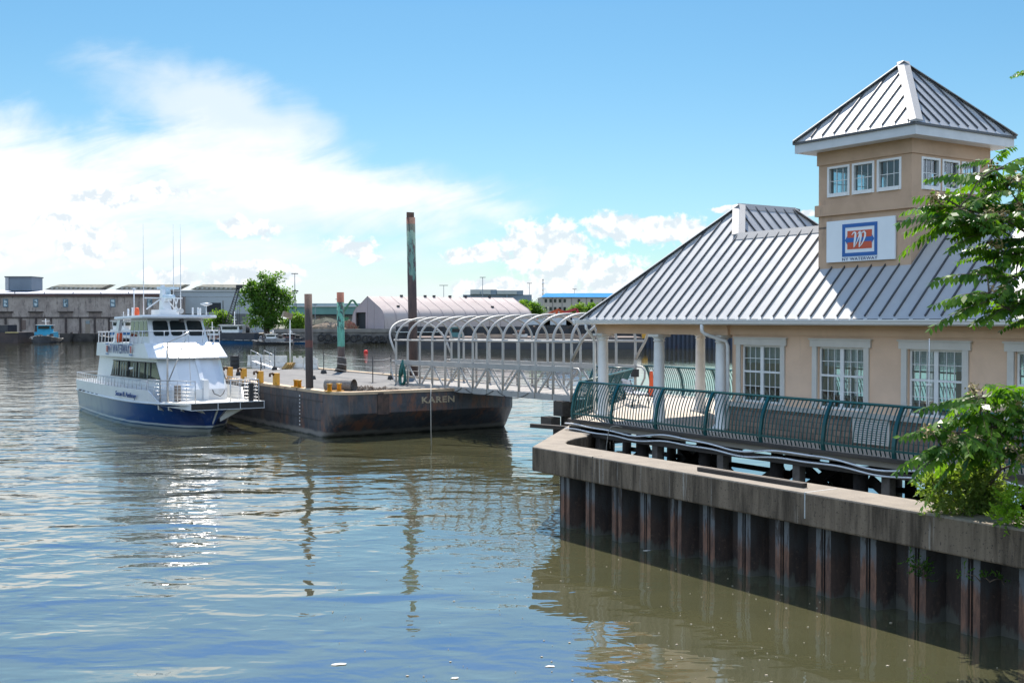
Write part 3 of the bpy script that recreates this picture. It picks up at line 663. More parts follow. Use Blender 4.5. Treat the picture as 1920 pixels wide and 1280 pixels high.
# ---- the sign on the tower
def build_sign():
    t = pthing('sign_board', 'white sign board with red and blue square emblem on the tower', 'sign', 7.27 + 1.35, 2.07 - .02, 5.3 + 1.97)
    W, H = 2.05, 1.0
    x0, x1 = -1.03, 1.03
    MB().box(x0, x1, -.05, 0, -.52, .50).build('panel', pm('sign_white', (.74, .78, .80), (.71, .75, .77), 2, .4), t)
    y = -.054
    def flat(mb, pts, d=0): mb.extr([(a, y - d, b) for a, b in pts], (0, -.003, 0))
    blue = pm('sign_blue', (.015, .11, .36), None, 2, .4); red = pm('sign_red', (.56, .085, .03), None, 2, .4)
    fr = MB()
    for a, b, c_, d in ((-.53, .53, .31, .40), (-.53, .53, -.40, -.31), (-.53, -.44, -.31, .31), (.44, .53, -.31, .31)): fr.box(a, b, y - .003, y, c_, d)
    fr.build('emblem_frame', blue, t)
    MB().box(-.37, .37, y - .003, y, -.225, .225).build('emblem_field', red, t)
    m = MB(); flat(m, [(-.44, 0), (-.37, .10), (-.36, .055), (.36, .055), (.37, .10), (.44, 0), (.37, -.10), (.36, -.055), (-.36, -.055), (-.37, -.10)], .004); m.build('arrow_band', blue, t)
    def stroke(mb, pts, ws):
        L = []; Rr = []
        for i, (p, w) in enumerate(zip(pts, ws)):
            a = Vector(pts[max(i - 1, 0)]); b = Vector(pts[min(i + 1, len(pts) - 1)]); d = (b - a).normalized(); n = Vector((-d.y, d.x)) * w
            L.append(Vector(p) + n); Rr.append(Vector(p) - n)
        for i in range(len(pts) - 1): flat(mb, [L[i], Rr[i], Rr[i + 1], L[i + 1]], .009)
    m = MB()
    stroke(m, [(-.23, .12), (-.19, .165), (-.15, .185), (-.115, .17), (-.115, .10), (-.13, .0), (-.15, -.10), (-.165, -.185)], [.006, .014, .02, .024, .032, .03, .022, .008])
    stroke(m, [(-.165, -.185), (-.11, -.12), (-.05, -.02), (0, .09), (.03, .185)], [.006, .010, .014, .02, .026])
    m2 = MB()
    stroke(m, [(-.05, .125), (-.02, .17), (.02, .19), (.045, .17), (.05, .10), (.035, .0), (.01, -.10), (-.005, -.185)], [.005, .012, .018, .024, .03, .028, .022, .008])
    stroke(m, [(-.005, -.185), (.07, -.12), (.13, -.03), (.175, .07), (.18, .14), (.15, .185), (.10, .175), (.07, .14)], [.006, .012, .018, .026, .028, .022, .014, .005])
    m.build('emblem_letter', pm('sign_letter_white', (.8, .82, .83)), t)
    text('lettering', 'NY WATERWAY', .105, pm('sign_navy', (.02, .05, .16)), t, frame3((0, y - .004, -.465), (1, 0, 0), (0, 0, 1)), .002, width=1.06, spacing=1.08)
build_sign()

# ---- on the porch: bench, cone, pole
def build_bench():
    t = thing('bench', 'black metal bench with pale slatted back on the porch', 'bench', pw(-3.9, 5.3, DZ), R(97))
    s = MB()
    for k in range(5): s.bar((-.75, -.25 + k * .11, .45), (.75, -.25 + k * .11, .45), .09, .025)
    s.build('seat', pm('bench_slat', (.42, .42, .46)), t)
    b = MB()
    for k in range(4): b.bar((-.75, .27 + k * .03, .55 + k * .11), (.75, .27 + k * .03, .55 + k * .11), .025, .09, up=(0, -.25, 1))
    b.build('backrest', pm('bench_slat', (.42, .42, .46)), t)
    for x in (-.72, .72):
        MB().tube([(x, -.28, 0), (x, -.26, .42), (x, -.27, .63), (x, -.1, .68), (x, .25, .64)], .02, 6).tube([(x, .3, 0), (x, .24, .42), (x, .38, .95)], .02, 6).tube([(x, -.26, .43), (x, .25, .43)], .018, 6).build('end_frame', M_black, t)
build_bench()
def build_cone():
    t = thing('traffic_cone', 'orange traffic cone standing on the porch by the far railing', 'cone', (5.52, 44.2, DZ), PA)
    MB().box(-.19, .19, -.19, .19, 0, .035).build('base', pm('cone_base', (.10, .04, .03)), t)
    MB().lathe([(.14, .036), (.13, .06), (.10, .25), (.085, .5), (.07, .95), (.055, 1.0), (.0, 1.0)], n=18).build('body', M_orange, t)
    MB().lathe([(.066, 1.001), (.062, 1.03), (.0, 1.035)], n=18).build('cap', M_white, t)
build_cone()
wp = thing('thin_pole', 'thin white pole standing behind the front railing before a window', 'pole', pw(11.72, .5, DZ), PA)
MB().tube([(0, 0, 0), (0, 0, 2.62)], [.012, .009], 8).build('pole', M_white, wp); MB().box(-.06, .06, -.02, .02, 1.62, 1.66).build('bracket', M_white, wp)

# ================================================================== BULKHEAD
def build_bulkhead():
    t = pthing('bulkhead_wall', 'weathered concrete capped bulkhead of rusty sheet piles in front of the pier', 'wall', 0, 0, 0)
    fo, fi = -3.5, -2.42; E = 27
    # front run and angled end, with a rounded inner corner
    outer = [(E, fo), (12.1, fo), (2.55, fo), (-6.5, 5.55)]
    inner = [(-5.75, 6.3), (1.25, -.75)] + [(1.25 + 1.7 * (1 - cos(a)) * .62 + .55 * sin(a), -.75 - 1.67 * sin(a)) for a in (.35, .7, 1.05, 1.35)] + [(3.4, fi), (E, fi)]
    def ringpoly(ou, inn): return ou + inn
    c = MB(); c.prism([(p[0], p[1]) for p in ringpoly(outer, inner)][::-1], 1.36, 2.0)
    cap = c.build('concrete_cap', M_conc, t)
    bv = cap.modifiers.new('b', 'BEVEL'); bv.width = .035; bv.segments = 2; bv.limit_method = 'ANGLE'; bv.angle_limit = R(25)
    j = MB(); jm = pm('joint', (.04, .035, .03)); 
    for u, w in ((5.15, .025),): j.box(u, u + w, fo - .004, fo + .3, 1.362, 2.003)
    j.build('joint', jm, cap)
    j = MB(); j.box(11.9, 11.93, fo - .006, fo + .9, 1.5, 2.004); j.build('sealant', pm('sealant', (.5, .5, .48)), cap)
    # one Z-pile pair, then copies
    def pile_mesh():
        m = MB(); th = .012
        prof = [(0, .44), (.32, .44), (.42, .0), (.545, .0), (.565, .045), (.635, .045), (.655, .0), (.78, .0), (.88, .44), (1.06, .44)]
        a = [(x, y) for x, y in prof]; b = [(x, y + th) for x, y in prof]
        for (p, q), (p2, q2) in zip(zip(a, a[1:]), zip(b, b[1:])):
            m.face([(p[0], p[1], -1.5), (q[0], q[1], -1.5), (q[0], q[1], 1.40), (p[0], p[1], 1.40)]); m.face([(q2[0], q2[1], -1.5), (p2[0], p2[1], -1.5), (p2[0], p2[1], 1.40), (q2[0], q2[1], 1.40)])
        m.box(.594, .606, .0, .043, -1.5, 1.39)
        return m
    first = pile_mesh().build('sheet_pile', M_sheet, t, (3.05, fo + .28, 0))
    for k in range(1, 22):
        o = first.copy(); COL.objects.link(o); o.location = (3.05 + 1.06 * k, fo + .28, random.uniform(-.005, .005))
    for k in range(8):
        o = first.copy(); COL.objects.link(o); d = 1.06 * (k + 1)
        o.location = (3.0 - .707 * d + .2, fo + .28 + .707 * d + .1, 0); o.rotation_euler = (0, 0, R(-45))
    pl = pthing('timber_plank', 'dark timber plank lying along the top of the concrete bulkhead', 'plank', 8.5, fo + .42, 2.003, rot=R(.6))
    MB().bar((0, 0, .045), (3.0, 0, .045), .14, .085).build('plank', M_timber, pl)
    bm = thing('timber_beam', 'loose timber beam sticking out over the water past the bulkhead corner', 'beam', (1.4, 37.3, 1.75), 0)
    MB().bar((-.77, .2, .03), (.9, -.3, -.05), .2, .13).build('beam', M_timber, bm)
build_bulkhead()

# ================================================================== GANGWAY
def build_gangway():
    t = pthing('gangway', 'white arched gangway bridge sloping from the pier down to the barge', 'gangway', -9.55, 6.6, 0)
    L, W, N = 15.4, 3.3, 12
    zb = lambda s: 2.16 - .011 * s; zt = lambda s: 3.33 - .0115 * s; zm = lambda s: 4.47 - .0115 * s
    for y, nm in ((0, 'near'), (W, 'far')):
        m = MB(); m.bar((0, y, zb(0)), (-L, y, zb(L)), .09, .26); m.build('bottom_chord', M_alu, t)
        m = MB(); m.bar((0, y, zt(0)), (-L, y, zt(L)), .09, .24); m.build('top_chord', M_alu, t)
        MB().tube([(.55, y, zm(0) - .02), (-L - .2, y, zm(L))], .05, 8).build('side_rail', M_alu, t)
        m = MB()
        for k in range(1, N, 2):
            for q in (k - 1, k + 1):
                s0 = L * k / N; s1 = L * (q * .86 + k * .14) / N
                m.bar((-s0 + (.1 if q < k else -.1), y, zt(s0) - .14), (-s1, y, zb(s1) + .12), .06, .085)
        m.build('truss_diagonal', M_alu, t)
        m = MB()
        for h in (.35, .62, .88): m.tube([(-.1, y + (.09 if y == 0 else -.09), zb(0) + .12 + h), (-L + .1, y + (.09 if y == 0 else -.09), zb(L) + .12 + h)], .018, 6)
        m.build('handrail', M_alu, t)
        for x, sg, s in ((0, 1, 0), (-L, -1, L)):
            m = MB(); m.tube([(x, y, zt(s) + .05), (x + sg * .45, y, zt(s) + .05), (x + sg * .62, y, zt(s) - .12), (x + sg * .6, y, zt(s) - .4), (x + sg * .25, y, zb(s) + .25), (x, y, zb(s) + .1)], .04, 8)
            m.build('end_loop', M_alu, t)
    def hoop(s, lean=0.0):
        z0 = zm(s); pts = []
        if lean == 0: pts += [(-s, 0, zb(s) - .1), (-s, 0, zt(s)), (-s, .0, z0 - .45)]
        else: pts += [(-s, 0, zt(s) + .35)]
        R0 = 1.16
        for i in range(0, 25):
            a = pi * i / 24; cy = W / 2 - (W / 2) * (1 if cos(a) > 0 else -1) * abs(cos(a)) ** .97; cz = R0 * sin(a) ** .93
            pts.append((-s + lean * (.55 + cz * .85), cy, z0 + cz - (0.12 if lean else .03)))
        if lean == 0: pts += [(-s, W, z0 - .45), (-s, W, zt(s)), (-s, W, zb(s) - .1)]
        else: pts += [(-s, W, zt(s) + .35)]
        return MB().tube(pts, .058, 8)
    for k in range(N + 1): hoop(L * k / N).build('hoop', M_alu, t)
    hoop(0, 1).build('hoop', M_alu, t); hoop(L, -1).build('hoop', M_alu, t)
    MB().bar((1.0, W / 2, zm(0) + 1.12), (-L - .9, W / 2, zm(L) + 1.12), .11, .09).build('ridge_rail', M_alu, t)
    m = MB(); m.extr([(0, .05, zb(0) + .02), (-L, .05, zb(L) + .02), (-L, W - .05, zb(L) + .02), (0, W - .05, zb(0) + .02)], (0, 0, .08)); m.build('walkway', pm('walkway_grey', (.27, .25, .225), (.21, .195, .175), 2, .8), t)
    m = MB(); m.extr([(0, .1, zb(0) + .06), (1.2, .1, DZ + .012), (1.2, W - .1, DZ + .012), (0, W - .1, zb(0) + .06)], (0, 0, .035)); m.build('threshold_plate', pm('plate', (.3, .29, .28)), t)
    MB().box(-.12, .1, W - .14, W + .12, zt(0) - .38, zt(0) - .06).build('control_box', M_black, t)
    c = MB()
    for a, b in ((3.0, 5.6), (5.8, 8.4), (8.6, 11.0)):
        c.tube([(-(a + (b - a) * i / 10), -.07, zb(a) + .1 - 1.3 * (i / 10) * (1 - i / 10) * .9) for i in range(11)], .014, 5)
    c.build('cable', M_black, t)
    h = pthing('hose_bundle', 'coiled green hose bundle hanging on the side of the gangway', 'hose', -9.55 - 14.35, 6.6 - .12, 0)
    m = MB(); gm = pm('green_hose', (.008, .12, .10), (.005, .07, .06), 6, .45)
    for k in range(9):
        w = .16 + .05 * random.random() + .015 * k; dz = random.uniform(-.08, .08)
        pts = [(1.55 * w * sin(a) * (1 if a < pi else 1) * (0.35 + .65 * (1 - cos(a)) / 2), -.05 - .02 * k % .08, 3.15 - (1.12 + dz) * (1 - cos(a)) / 2) for a in [2 * pi * i / 20 for i in range(21)]]
        m.tube(pts, .034, 6)
    m.tube([(.02, -.06, 3.3), (0, -.1, 2.75), (.0, -.1, 2.5)], [.05, .10, .05], 8)
    m.build('coil', gm, h)
    p = onz(809, 835, 0)
    r = thing('mooring_rope', 'pale rope hanging from the gangway into the water by the barge bow', 'rope', (p.x, p.y, 0))
    MB().tube([(0, 0, -.3), (-.02, 0, .9), (-.03, .02, 2.0), (-.04, .4, 2.6)], .022, 6).build('rope', pm('rope_grey', (.34, .32, .28)), r)
def onz(px, py, z):
    a = at(px, py, 1.0) - Vector((0, 0, CAMZ)); return Vector((0, 0, CAMZ)) + a * ((z - CAMZ) / a.z)

# ================================================================== BARGE
BZ = 2.03
def barge_mat():
    m, T, b, out = base_mat('barge_steel')
    oc = T.new('ShaderNodeTexCoord').outputs['Object']; sp = T.new('ShaderNodeSeparateXYZ'); T.link(oc, sp.inputs[0])
    st = T.mapping(oc, scale=(1.3, 1.3, .22))
    c = T.mix(T.smooth(T.noise(oc, .9, 7, .7), .35, .65), (.066, .070, .078), (.026, .030, .036))
    c = T.mix(T.smooth(T.noise(st, 1.8, 7, .7), .48, .66, 0, .9), c, (.125, .080, .060))
    c = T.mix(T.smooth(T.noise(T.mapping(oc, (5, 3, 2), scale=(1, 1, .35)), .75, 7, .75), .54, .64), c, (.17, .078, .048))
    c = T.mix(T.smooth(T.noise(T.mapping(oc, (1, 3, 2), scale=(2.5, 2.5, .18)), 1.7, 6, .7), .62, .70, 0, .9), c, (.02, .018, .017))
    zz = T.math('ADD', sp.outputs[2], T.math('MULTIPLY', T.math('SUBTRACT', T.noise(oc, 1.5, 5), .5), .25))
    c = T.mix(T.smooth(zz, .32, .18), c, (.20, .18, .155)); c = T.mix(T.smooth(zz, .10, .0), c, (.03, .032, .025))
    T.link(c, b.inputs['Base Color']); b.inputs['Roughness'].default_value = .55
    bp = T.new('ShaderNodeBump'); bp.inputs['Distance'].default_value = .02; T.link(T.noise(oc, 3.5, 6, .6), bp.inputs['Height']); T.link(bp.outputs[0], b.inputs['Normal'])
    return m
def build_barge():
    OU, OV = -20.0, 0.0
    t = pthing('deck_barge', 'rusty dark steel deck barge moored beside the ferry', 'barge', OU, OV, 0)
    def outline(xf, xa, y0, y1, r, n=6):
        p = [(xa, y0)]
        p += [(xf - r + r * sin(a), y0 + r - r * cos(a)) for a in [pi / 2 * i / n for i in range(n + 1)]]
        p += [(xf - r + r * cos(a), y1 - r + r * sin(a)) for a in [pi / 2 * i / n for i in range(n + 1)]]
        return p + [(xa, y1)]
    def ring(xf, xa, r, z, ins=0): return [(x, y, z) for x, y in outline(xf, xa, .5 + ins, 10.4 - ins, r)]
    h = MB(); h.loft([ring(-3.5, -24, .3, -1.4, .1), ring(-.35, -26.5, .35, -.1), ring(.0, -26.8, .5, .15), ring(1.0, -27, 1.1, 1.02), ring(1.1, -27, 1.2, 1.12), ring(1.1, -27, 1.2, BZ - .06)])
    h.build('hull', barge_mat(), t)
    d = MB(); d.prism(outline(.75, -26.7, .85, 10.1, 1.0), BZ - .055, BZ)
    d.build('deck', pm('barge_deck', (.135, .128, .118), (.085, .082, .077), .5, .85, stretch=(.5, 1.4, 1), c3=(.18, .168, .15), s3=.6, lo3=.55, hi3=.7), t)
    rim = MB(); o = outline(1.14, -27.04, .46, 10.44, 1.24); i_ = outline(.7, -26.6, .95, 10.05, .95)
    n = len(o)
    for a in range(n - 1):
        q = [o[a], o[a + 1], i_[a + 1], i_[a]]
        m_ = rim
        m_.extr([(x, y, BZ - .05) for x, y in q], (0, 0, .13))
    rim.build('rim', pm('cream_rim', (.56, .42, .27), (.40, .28, .18), 1.2, .8, c3=(.16, .10, .07), s3=1.6, lo3=.58, hi3=.66), t)
    k = MB(); k.box(.98, 1.0, 1.6, 9.0, BZ - .12, BZ - .115)
    for z in (1.62,): k.bar((-26, .485, z), (-.3, .485, z), .02, .035)
    for z in (.75,): k.bar((-26, .485, z), (-.6, .485, z), .015, .03)
    k.build('rub_strake', pm('strake', (.04, .038, .038)), t)
    p = MB()
    for y in (2.55, 2.85): p.box(1.09, 1.16 if y < 2.7 else 1.13, y, y + .28, 1.05, BZ + .0)
    p.build('fender_plate', pm('fender_plate', (.10, .06, .045), (.03, .025, .022), 3, .8), t)
    text('lettering', 'KAREN', .40, pm('faded_cream', (.50, .40, .26), (.30, .23, .16), 9, .8), t, frame3((1.108, 5.7, 1.60), (0, 1, 0), (0, 0, 1)), .004, width=1.75, bold=.012, spacing=1.12)
    dm = MB()
    for k2 in range(9): dm.box(-3.05, -2.97, .478, .499, .35 + k2 * .17, .35 + k2 * .17 + .07)
    dm.build('draft_mark', M_white, t)
build_barge()
build_gangway()

def bdeck(px, py): return onz(px, py, BZ)
# spud piles
def spud(name, label, px, py, base_z, top_py, w, mat, lean=0.0, extra=None):
    p = bdeck(px, py) + PV * (.55 if px < 600 else 0); zt = at(px, top_py, p.y).z
    t = thing(name, label, 'pile', (p.x, p.y, 0), PA); t.rotation_euler = (0, lean, PA) if not lean else (0, 0, PA)
    h = zt; lx = lean * h
    dx = Vector((1, 0, 0)); dx.rotate(Matrix.Rotation(-PA, 3, 'Z')); sh = lambda z: dx * (lx * (z / h))
    def shaft(z0, z1, r): return MB().tube([sh(z0) + Vector((0, 0, z0)), sh(z1) + Vector((0, 0, z1))], r, 20)
    shaft(-1.2, zt, w / 2).build('shaft', mat, t)
    if extra: extra(t, shaft, zt, sh)
    return t
def pile_mat(name, kind):
    m, T, b, out = base_mat(name)
    oc = T.new('ShaderNodeTexCoord').outputs['Object']; sp = T.new('ShaderNodeSeparateXYZ'); T.link(oc, sp.inputs[0]); z = sp.outputs[2]
    st = T.mapping(oc, scale=(2, 2, .5))
    n = T.noise(st, 1.6, 8, .7); nn = T.math('SUBTRACT', n, .5)
    if kind == 'brown':
        c = T.mix(T.smooth(n, .35, .65), (.058, .040, .033), (.026, .021, .020))
        zz = T.math('ADD', z, T.math('MULTIPLY', nn, .4))
        band = T.math('MULTIPLY', T.smooth(zz, 4.0, 4.06), T.smooth(zz, 4.42, 4.36)); c = T.mix(band, c, (.11, .035, .022))
        c = T.mix(T.smooth(zz, 5.8, 6.0), c, (.10, .055, .04))
    elif kind == 'green':
        rust = T.mix(T.smooth(n, .35, .65), (.14, .095, .075), (.075, .052, .045))
        gr = T.mix(T.smooth(n, .42, .56), (.13, .36, .26), (.09, .28, .20))
        zz = T.math('ADD', z, T.math('MULTIPLY', nn, .5))
        chip = T.math('MULTIPLY', T.smooth(T.noise(T.mapping(oc, (3, 1, 2), scale=(3, 3, 1.2)), 2.1, 7, .7), .47, .53), T.smooth(z, 4.5, 5.0))
        gr = T.mix(chip, gr, (.022, .045, .042))
        c = T.mix(T.smooth(zz, 3.62, 3.7), rust, gr); c = T.mix(T.smooth(z, 6.45, 6.5), c, (.22, .065, .035))
    else:
        rust = T.mix(T.smooth(n, .35, .65), (.088, .052, .042), (.045, .030, .027))
        gr = T.mix(T.smooth(n, .45, .6), (.14, .25, .19), (.085, .17, .135))
        chip = T.smooth(T.noise(T.mapping(oc, (3, 1, 2), scale=(3, 3, .8)), 1.5, 7, .7), .53, .58)
        gr = T.mix(chip, gr, (.07, .05, .045))
        sx = T.math('MULTIPLY', sp.outputs[0], 2.2)
        zz = T.math('ADD', T.math('ADD', z, sx), T.math('MULTIPLY', nn, 2.0))
        c = T.mix(T.smooth(zz, 8.1, 8.25), rust, gr); c = T.mix(T.smooth(T.math('ADD', z, nn), 10.55, 10.6), c, (.05, .075, .06)); c = T.mix(T.smooth(z, 11.0, 11.05), c, (.16, .07, .045))
    T.link(c, b.inputs['Base Color']); b.inputs['Roughness'].default_value = .7
    bp = T.new('ShaderNodeBump'); bp.inputs['Distance'].default_value = .01; T.link(T.noise(oc, 14, 6, .7), bp.inputs['Height']); T.link(bp.outputs[0], b.inputs['Normal'])
    return m
def ex_brown(t, shaft, zt, sh): shaft(zt - .62, zt + .0, .155).build('neck', pm('neck_rust', (.15, .09, .06), (.09, .05, .04), 4, .8), t); 
def ex_green(t, shaft, zt, sh):
    m = MB(); m.lathe([(.3, BZ), (.3, BZ + .95), (.22, BZ + .96)], n=20); m.build('sleeve', pm('sleeve_steel', (.075, .06, .05), (.04, .035, .03), 3, .8), t)
    m = MB(); m.extr([(-.28, -.03, BZ), (-.28, -.03, BZ + .6), (-1.15, -.03, BZ)], (0, .06, 0)); m.build('gusset', MATS['sleeve_steel'], t)
spud('steel_pile', 'dark rusty steel pile with a red-brown band, rising through the barge rim', 561, 731, 0, 551, .36, pile_mat('brown_pile', 'brown'), extra=ex_brown, lean=-.012)
spud('steel_pile', 'green steel pile with peeling paint and an orange rusty top', 641, 697, 0, 548, .46, pile_mat('green_pile', 'green'), extra=ex_green, lean=-.012)
def ex_tall(t, shaft, zt, sh): MB().loft([[sh(zt) + Vector((.24 * cos(a) - .02, .24 * sin(a), z)) for a in [pi * .5 + pi * i / 8 for i in range(9)]] for z in (zt - .02, zt + .32)]).build('broken_collar', pm('collar_rust', (.14, .06, .04), (.06, .09, .07), 5, .8), t)
spud('steel_pile', 'tallest rusty pile with a flaking green upper end, behind the gangway', 777, 704, 0, 408, .53, pile_mat('tall_pile', 'tall'), lean=-.018, extra=ex_tall)

def yellow_bumper(label, px, py):
    p = bdeck(px, py); t = thing('fender_post', label, 'fender', p + Vector((0, 0, .08)), PA, 'yellow fender posts along the barge rim')
    m = MB(); m.prism([(-.14, -.1), (.14, -.1), (.14, .16), (-.14, .16)], 0, .6); m.build('body', M_yellow, t)
    MB().tube([(0, -.1, .52), (0, -.2, .6), (0, -.3, .56), (0, -.3, .42)], .06, 8).build('hook', pm('hook', (.09, .05, .03)), t)
yellow_bumper('yellow fender post on the barge rim, nearest the rusty pile', 517, 725); yellow_bumper('yellow fender post on the barge rim, just past the ferry platform rail', 487, 720.5)
yellow_bumper('yellow fender post on the barge seen above the ferry platform rail', 456, 714); yellow_bumper('yellow fender post on the barge right beside the ferry cabin', 430, 711)
def bitts(label, px, py, rot):
    p = bdeck(px, py); t = thing('mooring_bitts', label, 'bitts', p + Vector((0, 0, .08)), PA + rot, 'yellow mooring bitts on the barge rim')
    MB().box(-.42, .42, -.16, .16, 0, .04).build('base_plate', M_yellow, t)
    for x in (-.22, .22): MB().lathe([(.0, .041), (.1, .041), (.1, .30), (.13, .31), (.13, .36), (.0, .37)], (x, 0, 0), 14).build('post', M_yellow, t)
bitts('low yellow double mooring bitts beside the dark rusty pile', 558, 729, 0)
bitts('yellow double mooring bitts at the barge corner by the wire roll', 627, 737, R(80))

def stanchion(label, px, py, h, base=True):
    p = bdeck(px, py); t = thing('barrier_post', label, 'post', p, 0, 'thin black barrier posts on the barge')
    if base: MB().lathe([(0, 0), (.2, 0), (.19, .06), (.15, .22), (0, .23)], n=8).build('rubber_base', M_black, t)
    else: MB().box(-.2, .2, -.12, .12, 0, .015).build('base_plate', M_black, t)
    MB().tube([(0, 0, .01), (0, 0, h)], .028, 6).build('pole', M_black, t); return p
st_pts = []
for lb, px, py, h, bs in (('black barrier post nearest the ferry cabin', 448, 703.5, 1.35, True), ('short black barrier post left of the ramp handrails', 489, 702, 1.05, False), ('black barrier post in front of the ramp handrails', 515, 693.5, 1.35, True),
                          ('black barrier post between the two standing piles', 607, 700, 1.4, True), ('black barrier post alone near the barge right edge', 699, 717, 1.38, False), ('black barrier post beside the gangway foot', 733, 711, 1.4, True), ('black rubber post base half hidden behind the dark pile', 586, 711, .24, True)):
    st_pts.append(stanchion(lb, px, py, h, bs))
def rope_line(label, a, b, hs):
    t = thing('rope_barrier', label, 'rope', a); m = MB(); d = b - a
    for h in hs: m.tube([d * (i / 8) + Vector((0, 0, h - .25 * (i / 8) * (1 - i / 8))) for i in range(9)], .011, 5)
    m.build('rope', pm('grey_rope', (.45, .44, .42)), t)
rope_line('slack grey ropes strung from the middle barrier post to the lone one', st_pts[3], st_pts[4] + Vector((.0, 0, 0)), (.45, .8, 1.2)); rope_line('grey ropes strung from the lone barrier post to the gangway foot', st_pts[4], st_pts[5], (.45, .8, 1.2))
rope_line('grey ropes strung from the post by the ferry cabin to the ramp', st_pts[0], st_pts[2], (.45, .8))

def barrier(label, px0, px1, py, h=.82, castle=False):
    a = bdeck(px0, py); b = bdeck(px1, py); d = b - a; L = d.length
    t = thing('concrete_barrier', label, 'barrier', a, math.atan2(d.y, d.x), 'white road barriers on the barge')
    m = MB(); prof = [(-.3, 0), (-.3, .12), (-.14, .35), (-.09, h), (.09, h), (.14, .35), (.3, .12), (.3, 0)]
    M_b = pm('white_barrier', (.66, .635, .58), (.52, .50, .45), 1.6, .7, c3=(.36, .34, .30), s3=2.2, lo3=.6, hi3=.75)
    m.loft([[(x, y, z) for y, z in prof] for x in (0, L)]); m.build('body', M_b, t)
    c = MB()
    if castle:
        for x in (0, L * .55): c.box(x, x + L * .25, -.085, .085, h + .001, h + .13)
    else: c.box(0, L, -.095, .095, h + .001, h + .02)
    c.build('top', M_b, t)
barrier('long plain white barrier behind the ramp on the barge', 465, 503, 688); barrier('white barrier right of the ramp handrails, plain top', 503, 538, 689)
barrier('white notched barrier left of the rusty pile', 550, 569, 691, .72, True); barrier('white notched barrier right of the rusty pile', 571, 596, 692.5, .72, True)
def ramp():
    a = bdeck(474, 690); b = bdeck(522, 692); d = b - a; L = d.length
    t = thing('boarding_ramp', 'small white boarding ramp with two sloping grey handrails on the barge', 'ramp', a, math.atan2(d.y, d.x))
    MB().extr([(.0, -.1, 0), (L * .95, -.1, 0), (0, -.1, .5)], (0, .35, 0)).build('ramp_plate', M_white, t)
    for x0 in (0, L * .52):
        m = MB(); w = L * .42
        m.tube([(x0, -.16, 0), (x0, -.16, 1.25), (x0 + w, -.16, .92), (x0 + w, -.16, 0)], .03, 6); m.tube([(x0, -.16, .7), (x0 + w, -.16, .38)], .022, 6); m.tube([(x0 + w * .5, -.16, .2), (x0 + w * .5, -.16, 1.08)], .022, 6)
        m.build('handrail', M_steel, t)
ramp()
def flood():
    p = bdeck(544, 689); t = thing('floodlight_pole', 'thin pale pole with a boxy brown floodlight on the barge', 'lamp', p, 0)
    zt = at(544, 598, p.y).z - BZ
    MB().tube([(0, 0, 0), (0, 0, zt)], [.05, .04], 8).build('pole', M_gutter, t)
    m = MB(); m.bar((-.42, -.25, zt + .38), (.1, .05, zt + .16), .42, .36); hd = m.build('lamp_head', pm('lamp_brown', (.28, .21, .13), (.2, .15, .1), 5, .6), t)
    m = MB(); m.tube([(0, 0, zt - .02), (0, 0, zt + .2)], .06, 8); m.build('bracket', M_black, t)
flood()
def wedge():
    p = bdeck(531, 692); t = thing('timber_stack', 'leaning stack of yellow-brown boards by the floodlight pole', 'boards', p, R(8))
    for k in range(4): MB().bar((.14 * k, .0 + .05 * k, .02), (.28 + .13 * k, .35 + .05 * k, .42), .3, .05).build('board', pm('yellow_board', (.42, .25, .07), (.26, .15, .05), 3, .8), t)
wedge()
def drum():
    p = bdeck(440, 691); t = thing('oil_drum', 'large black drum on the barge beside the ferry cabin', 'drum', p)
    MB().lathe([(0, 0), (.3, 0), (.31, .02), (.3, .04), (.3, .28), (.315, .30), (.3, .32), (.3, .56), (.315, .58), (.3, .60), (.3, .84), (.31, .86), (.3, .88), (0, .87)], n=20).build('body', M_black, t)
    MB().lathe([(.0, .871), (.28, .871), (.28, .89), (0, .89)], n=16).build('lid', pm('drum_lid', (.05, .05, .055)), t)
drum()
def mesh_roll():
    p = bdeck(655, 735); t = thing('wire_roll', 'big roll of grey wire mesh lying on the barge corner', 'roll', p + Vector((-.9, .3, 0)), R(-24))
    m = MB(); wm = pm('wire_mesh', (.23, .21, .185), (.10, .09, .08), 9, .8, stretch=(1, 6, 6), bump=.02, bscale=25)
    for k, r in enumerate((.30, .25, .19, .13)):
        ring = lambda x: [(x, r * cos(a), .31 + r * sin(a)) for a in [2 * pi * i / 24 for i in range(24)]]
        m.loft([ring(-.2 + .03 * k), ring(.25), ring(.7), ring(1.25 - .03 * k)], caps=False, smooth=True)
    m.build('mesh', wm, t)
    MB().loft([[(x, .27 * cos(a), .31 + .27 * sin(a)) for a in [2 * pi * i / 20 for i in range(20)]] for x in (-.1, 1.15)]).build('core', pm('roll_core', (.09, .08, .07), (.05, .045, .04), 14, .9), t)
    p = bdeck(690, 732); t = thing('net_heap', 'untidy heap of old chain and netting on the barge bow', 'heap', p, 0)
    m = MB(); rr = random.Random(4)
    for k in range(90):
        x = rr.uniform(-1.2, 1.4); y = rr.uniform(-.5, .5); h = max(.03, .22 * (1 - abs(x) / 1.8)); a = rr.uniform(0, 2 * pi)
        m.tube([(x, y, rr.uniform(.02, h)), (x + .16 * cos(a), y + .16 * sin(a), rr.uniform(.03, h + .05)), (x + .3 * cos(a + .8), y + .3 * sin(a + .8), .03)], .022, 5)
    m.build('chain', pm('chain_rust', (.20, .15, .11), (.06, .05, .045), 9, .85), t)
    m = MB()
    for k in range(6): m.bar((-.9 + .2 * k, -.2 + .12 * k, .03 + .02 * k), (1.6 + .2 * k, .1 + .12 * k, .03 + .02 * k), .12, .03)
    m.build('board', pm('pale_board', (.42, .38, .32), (.25, .22, .19), 3, .9), t)
mesh_roll()

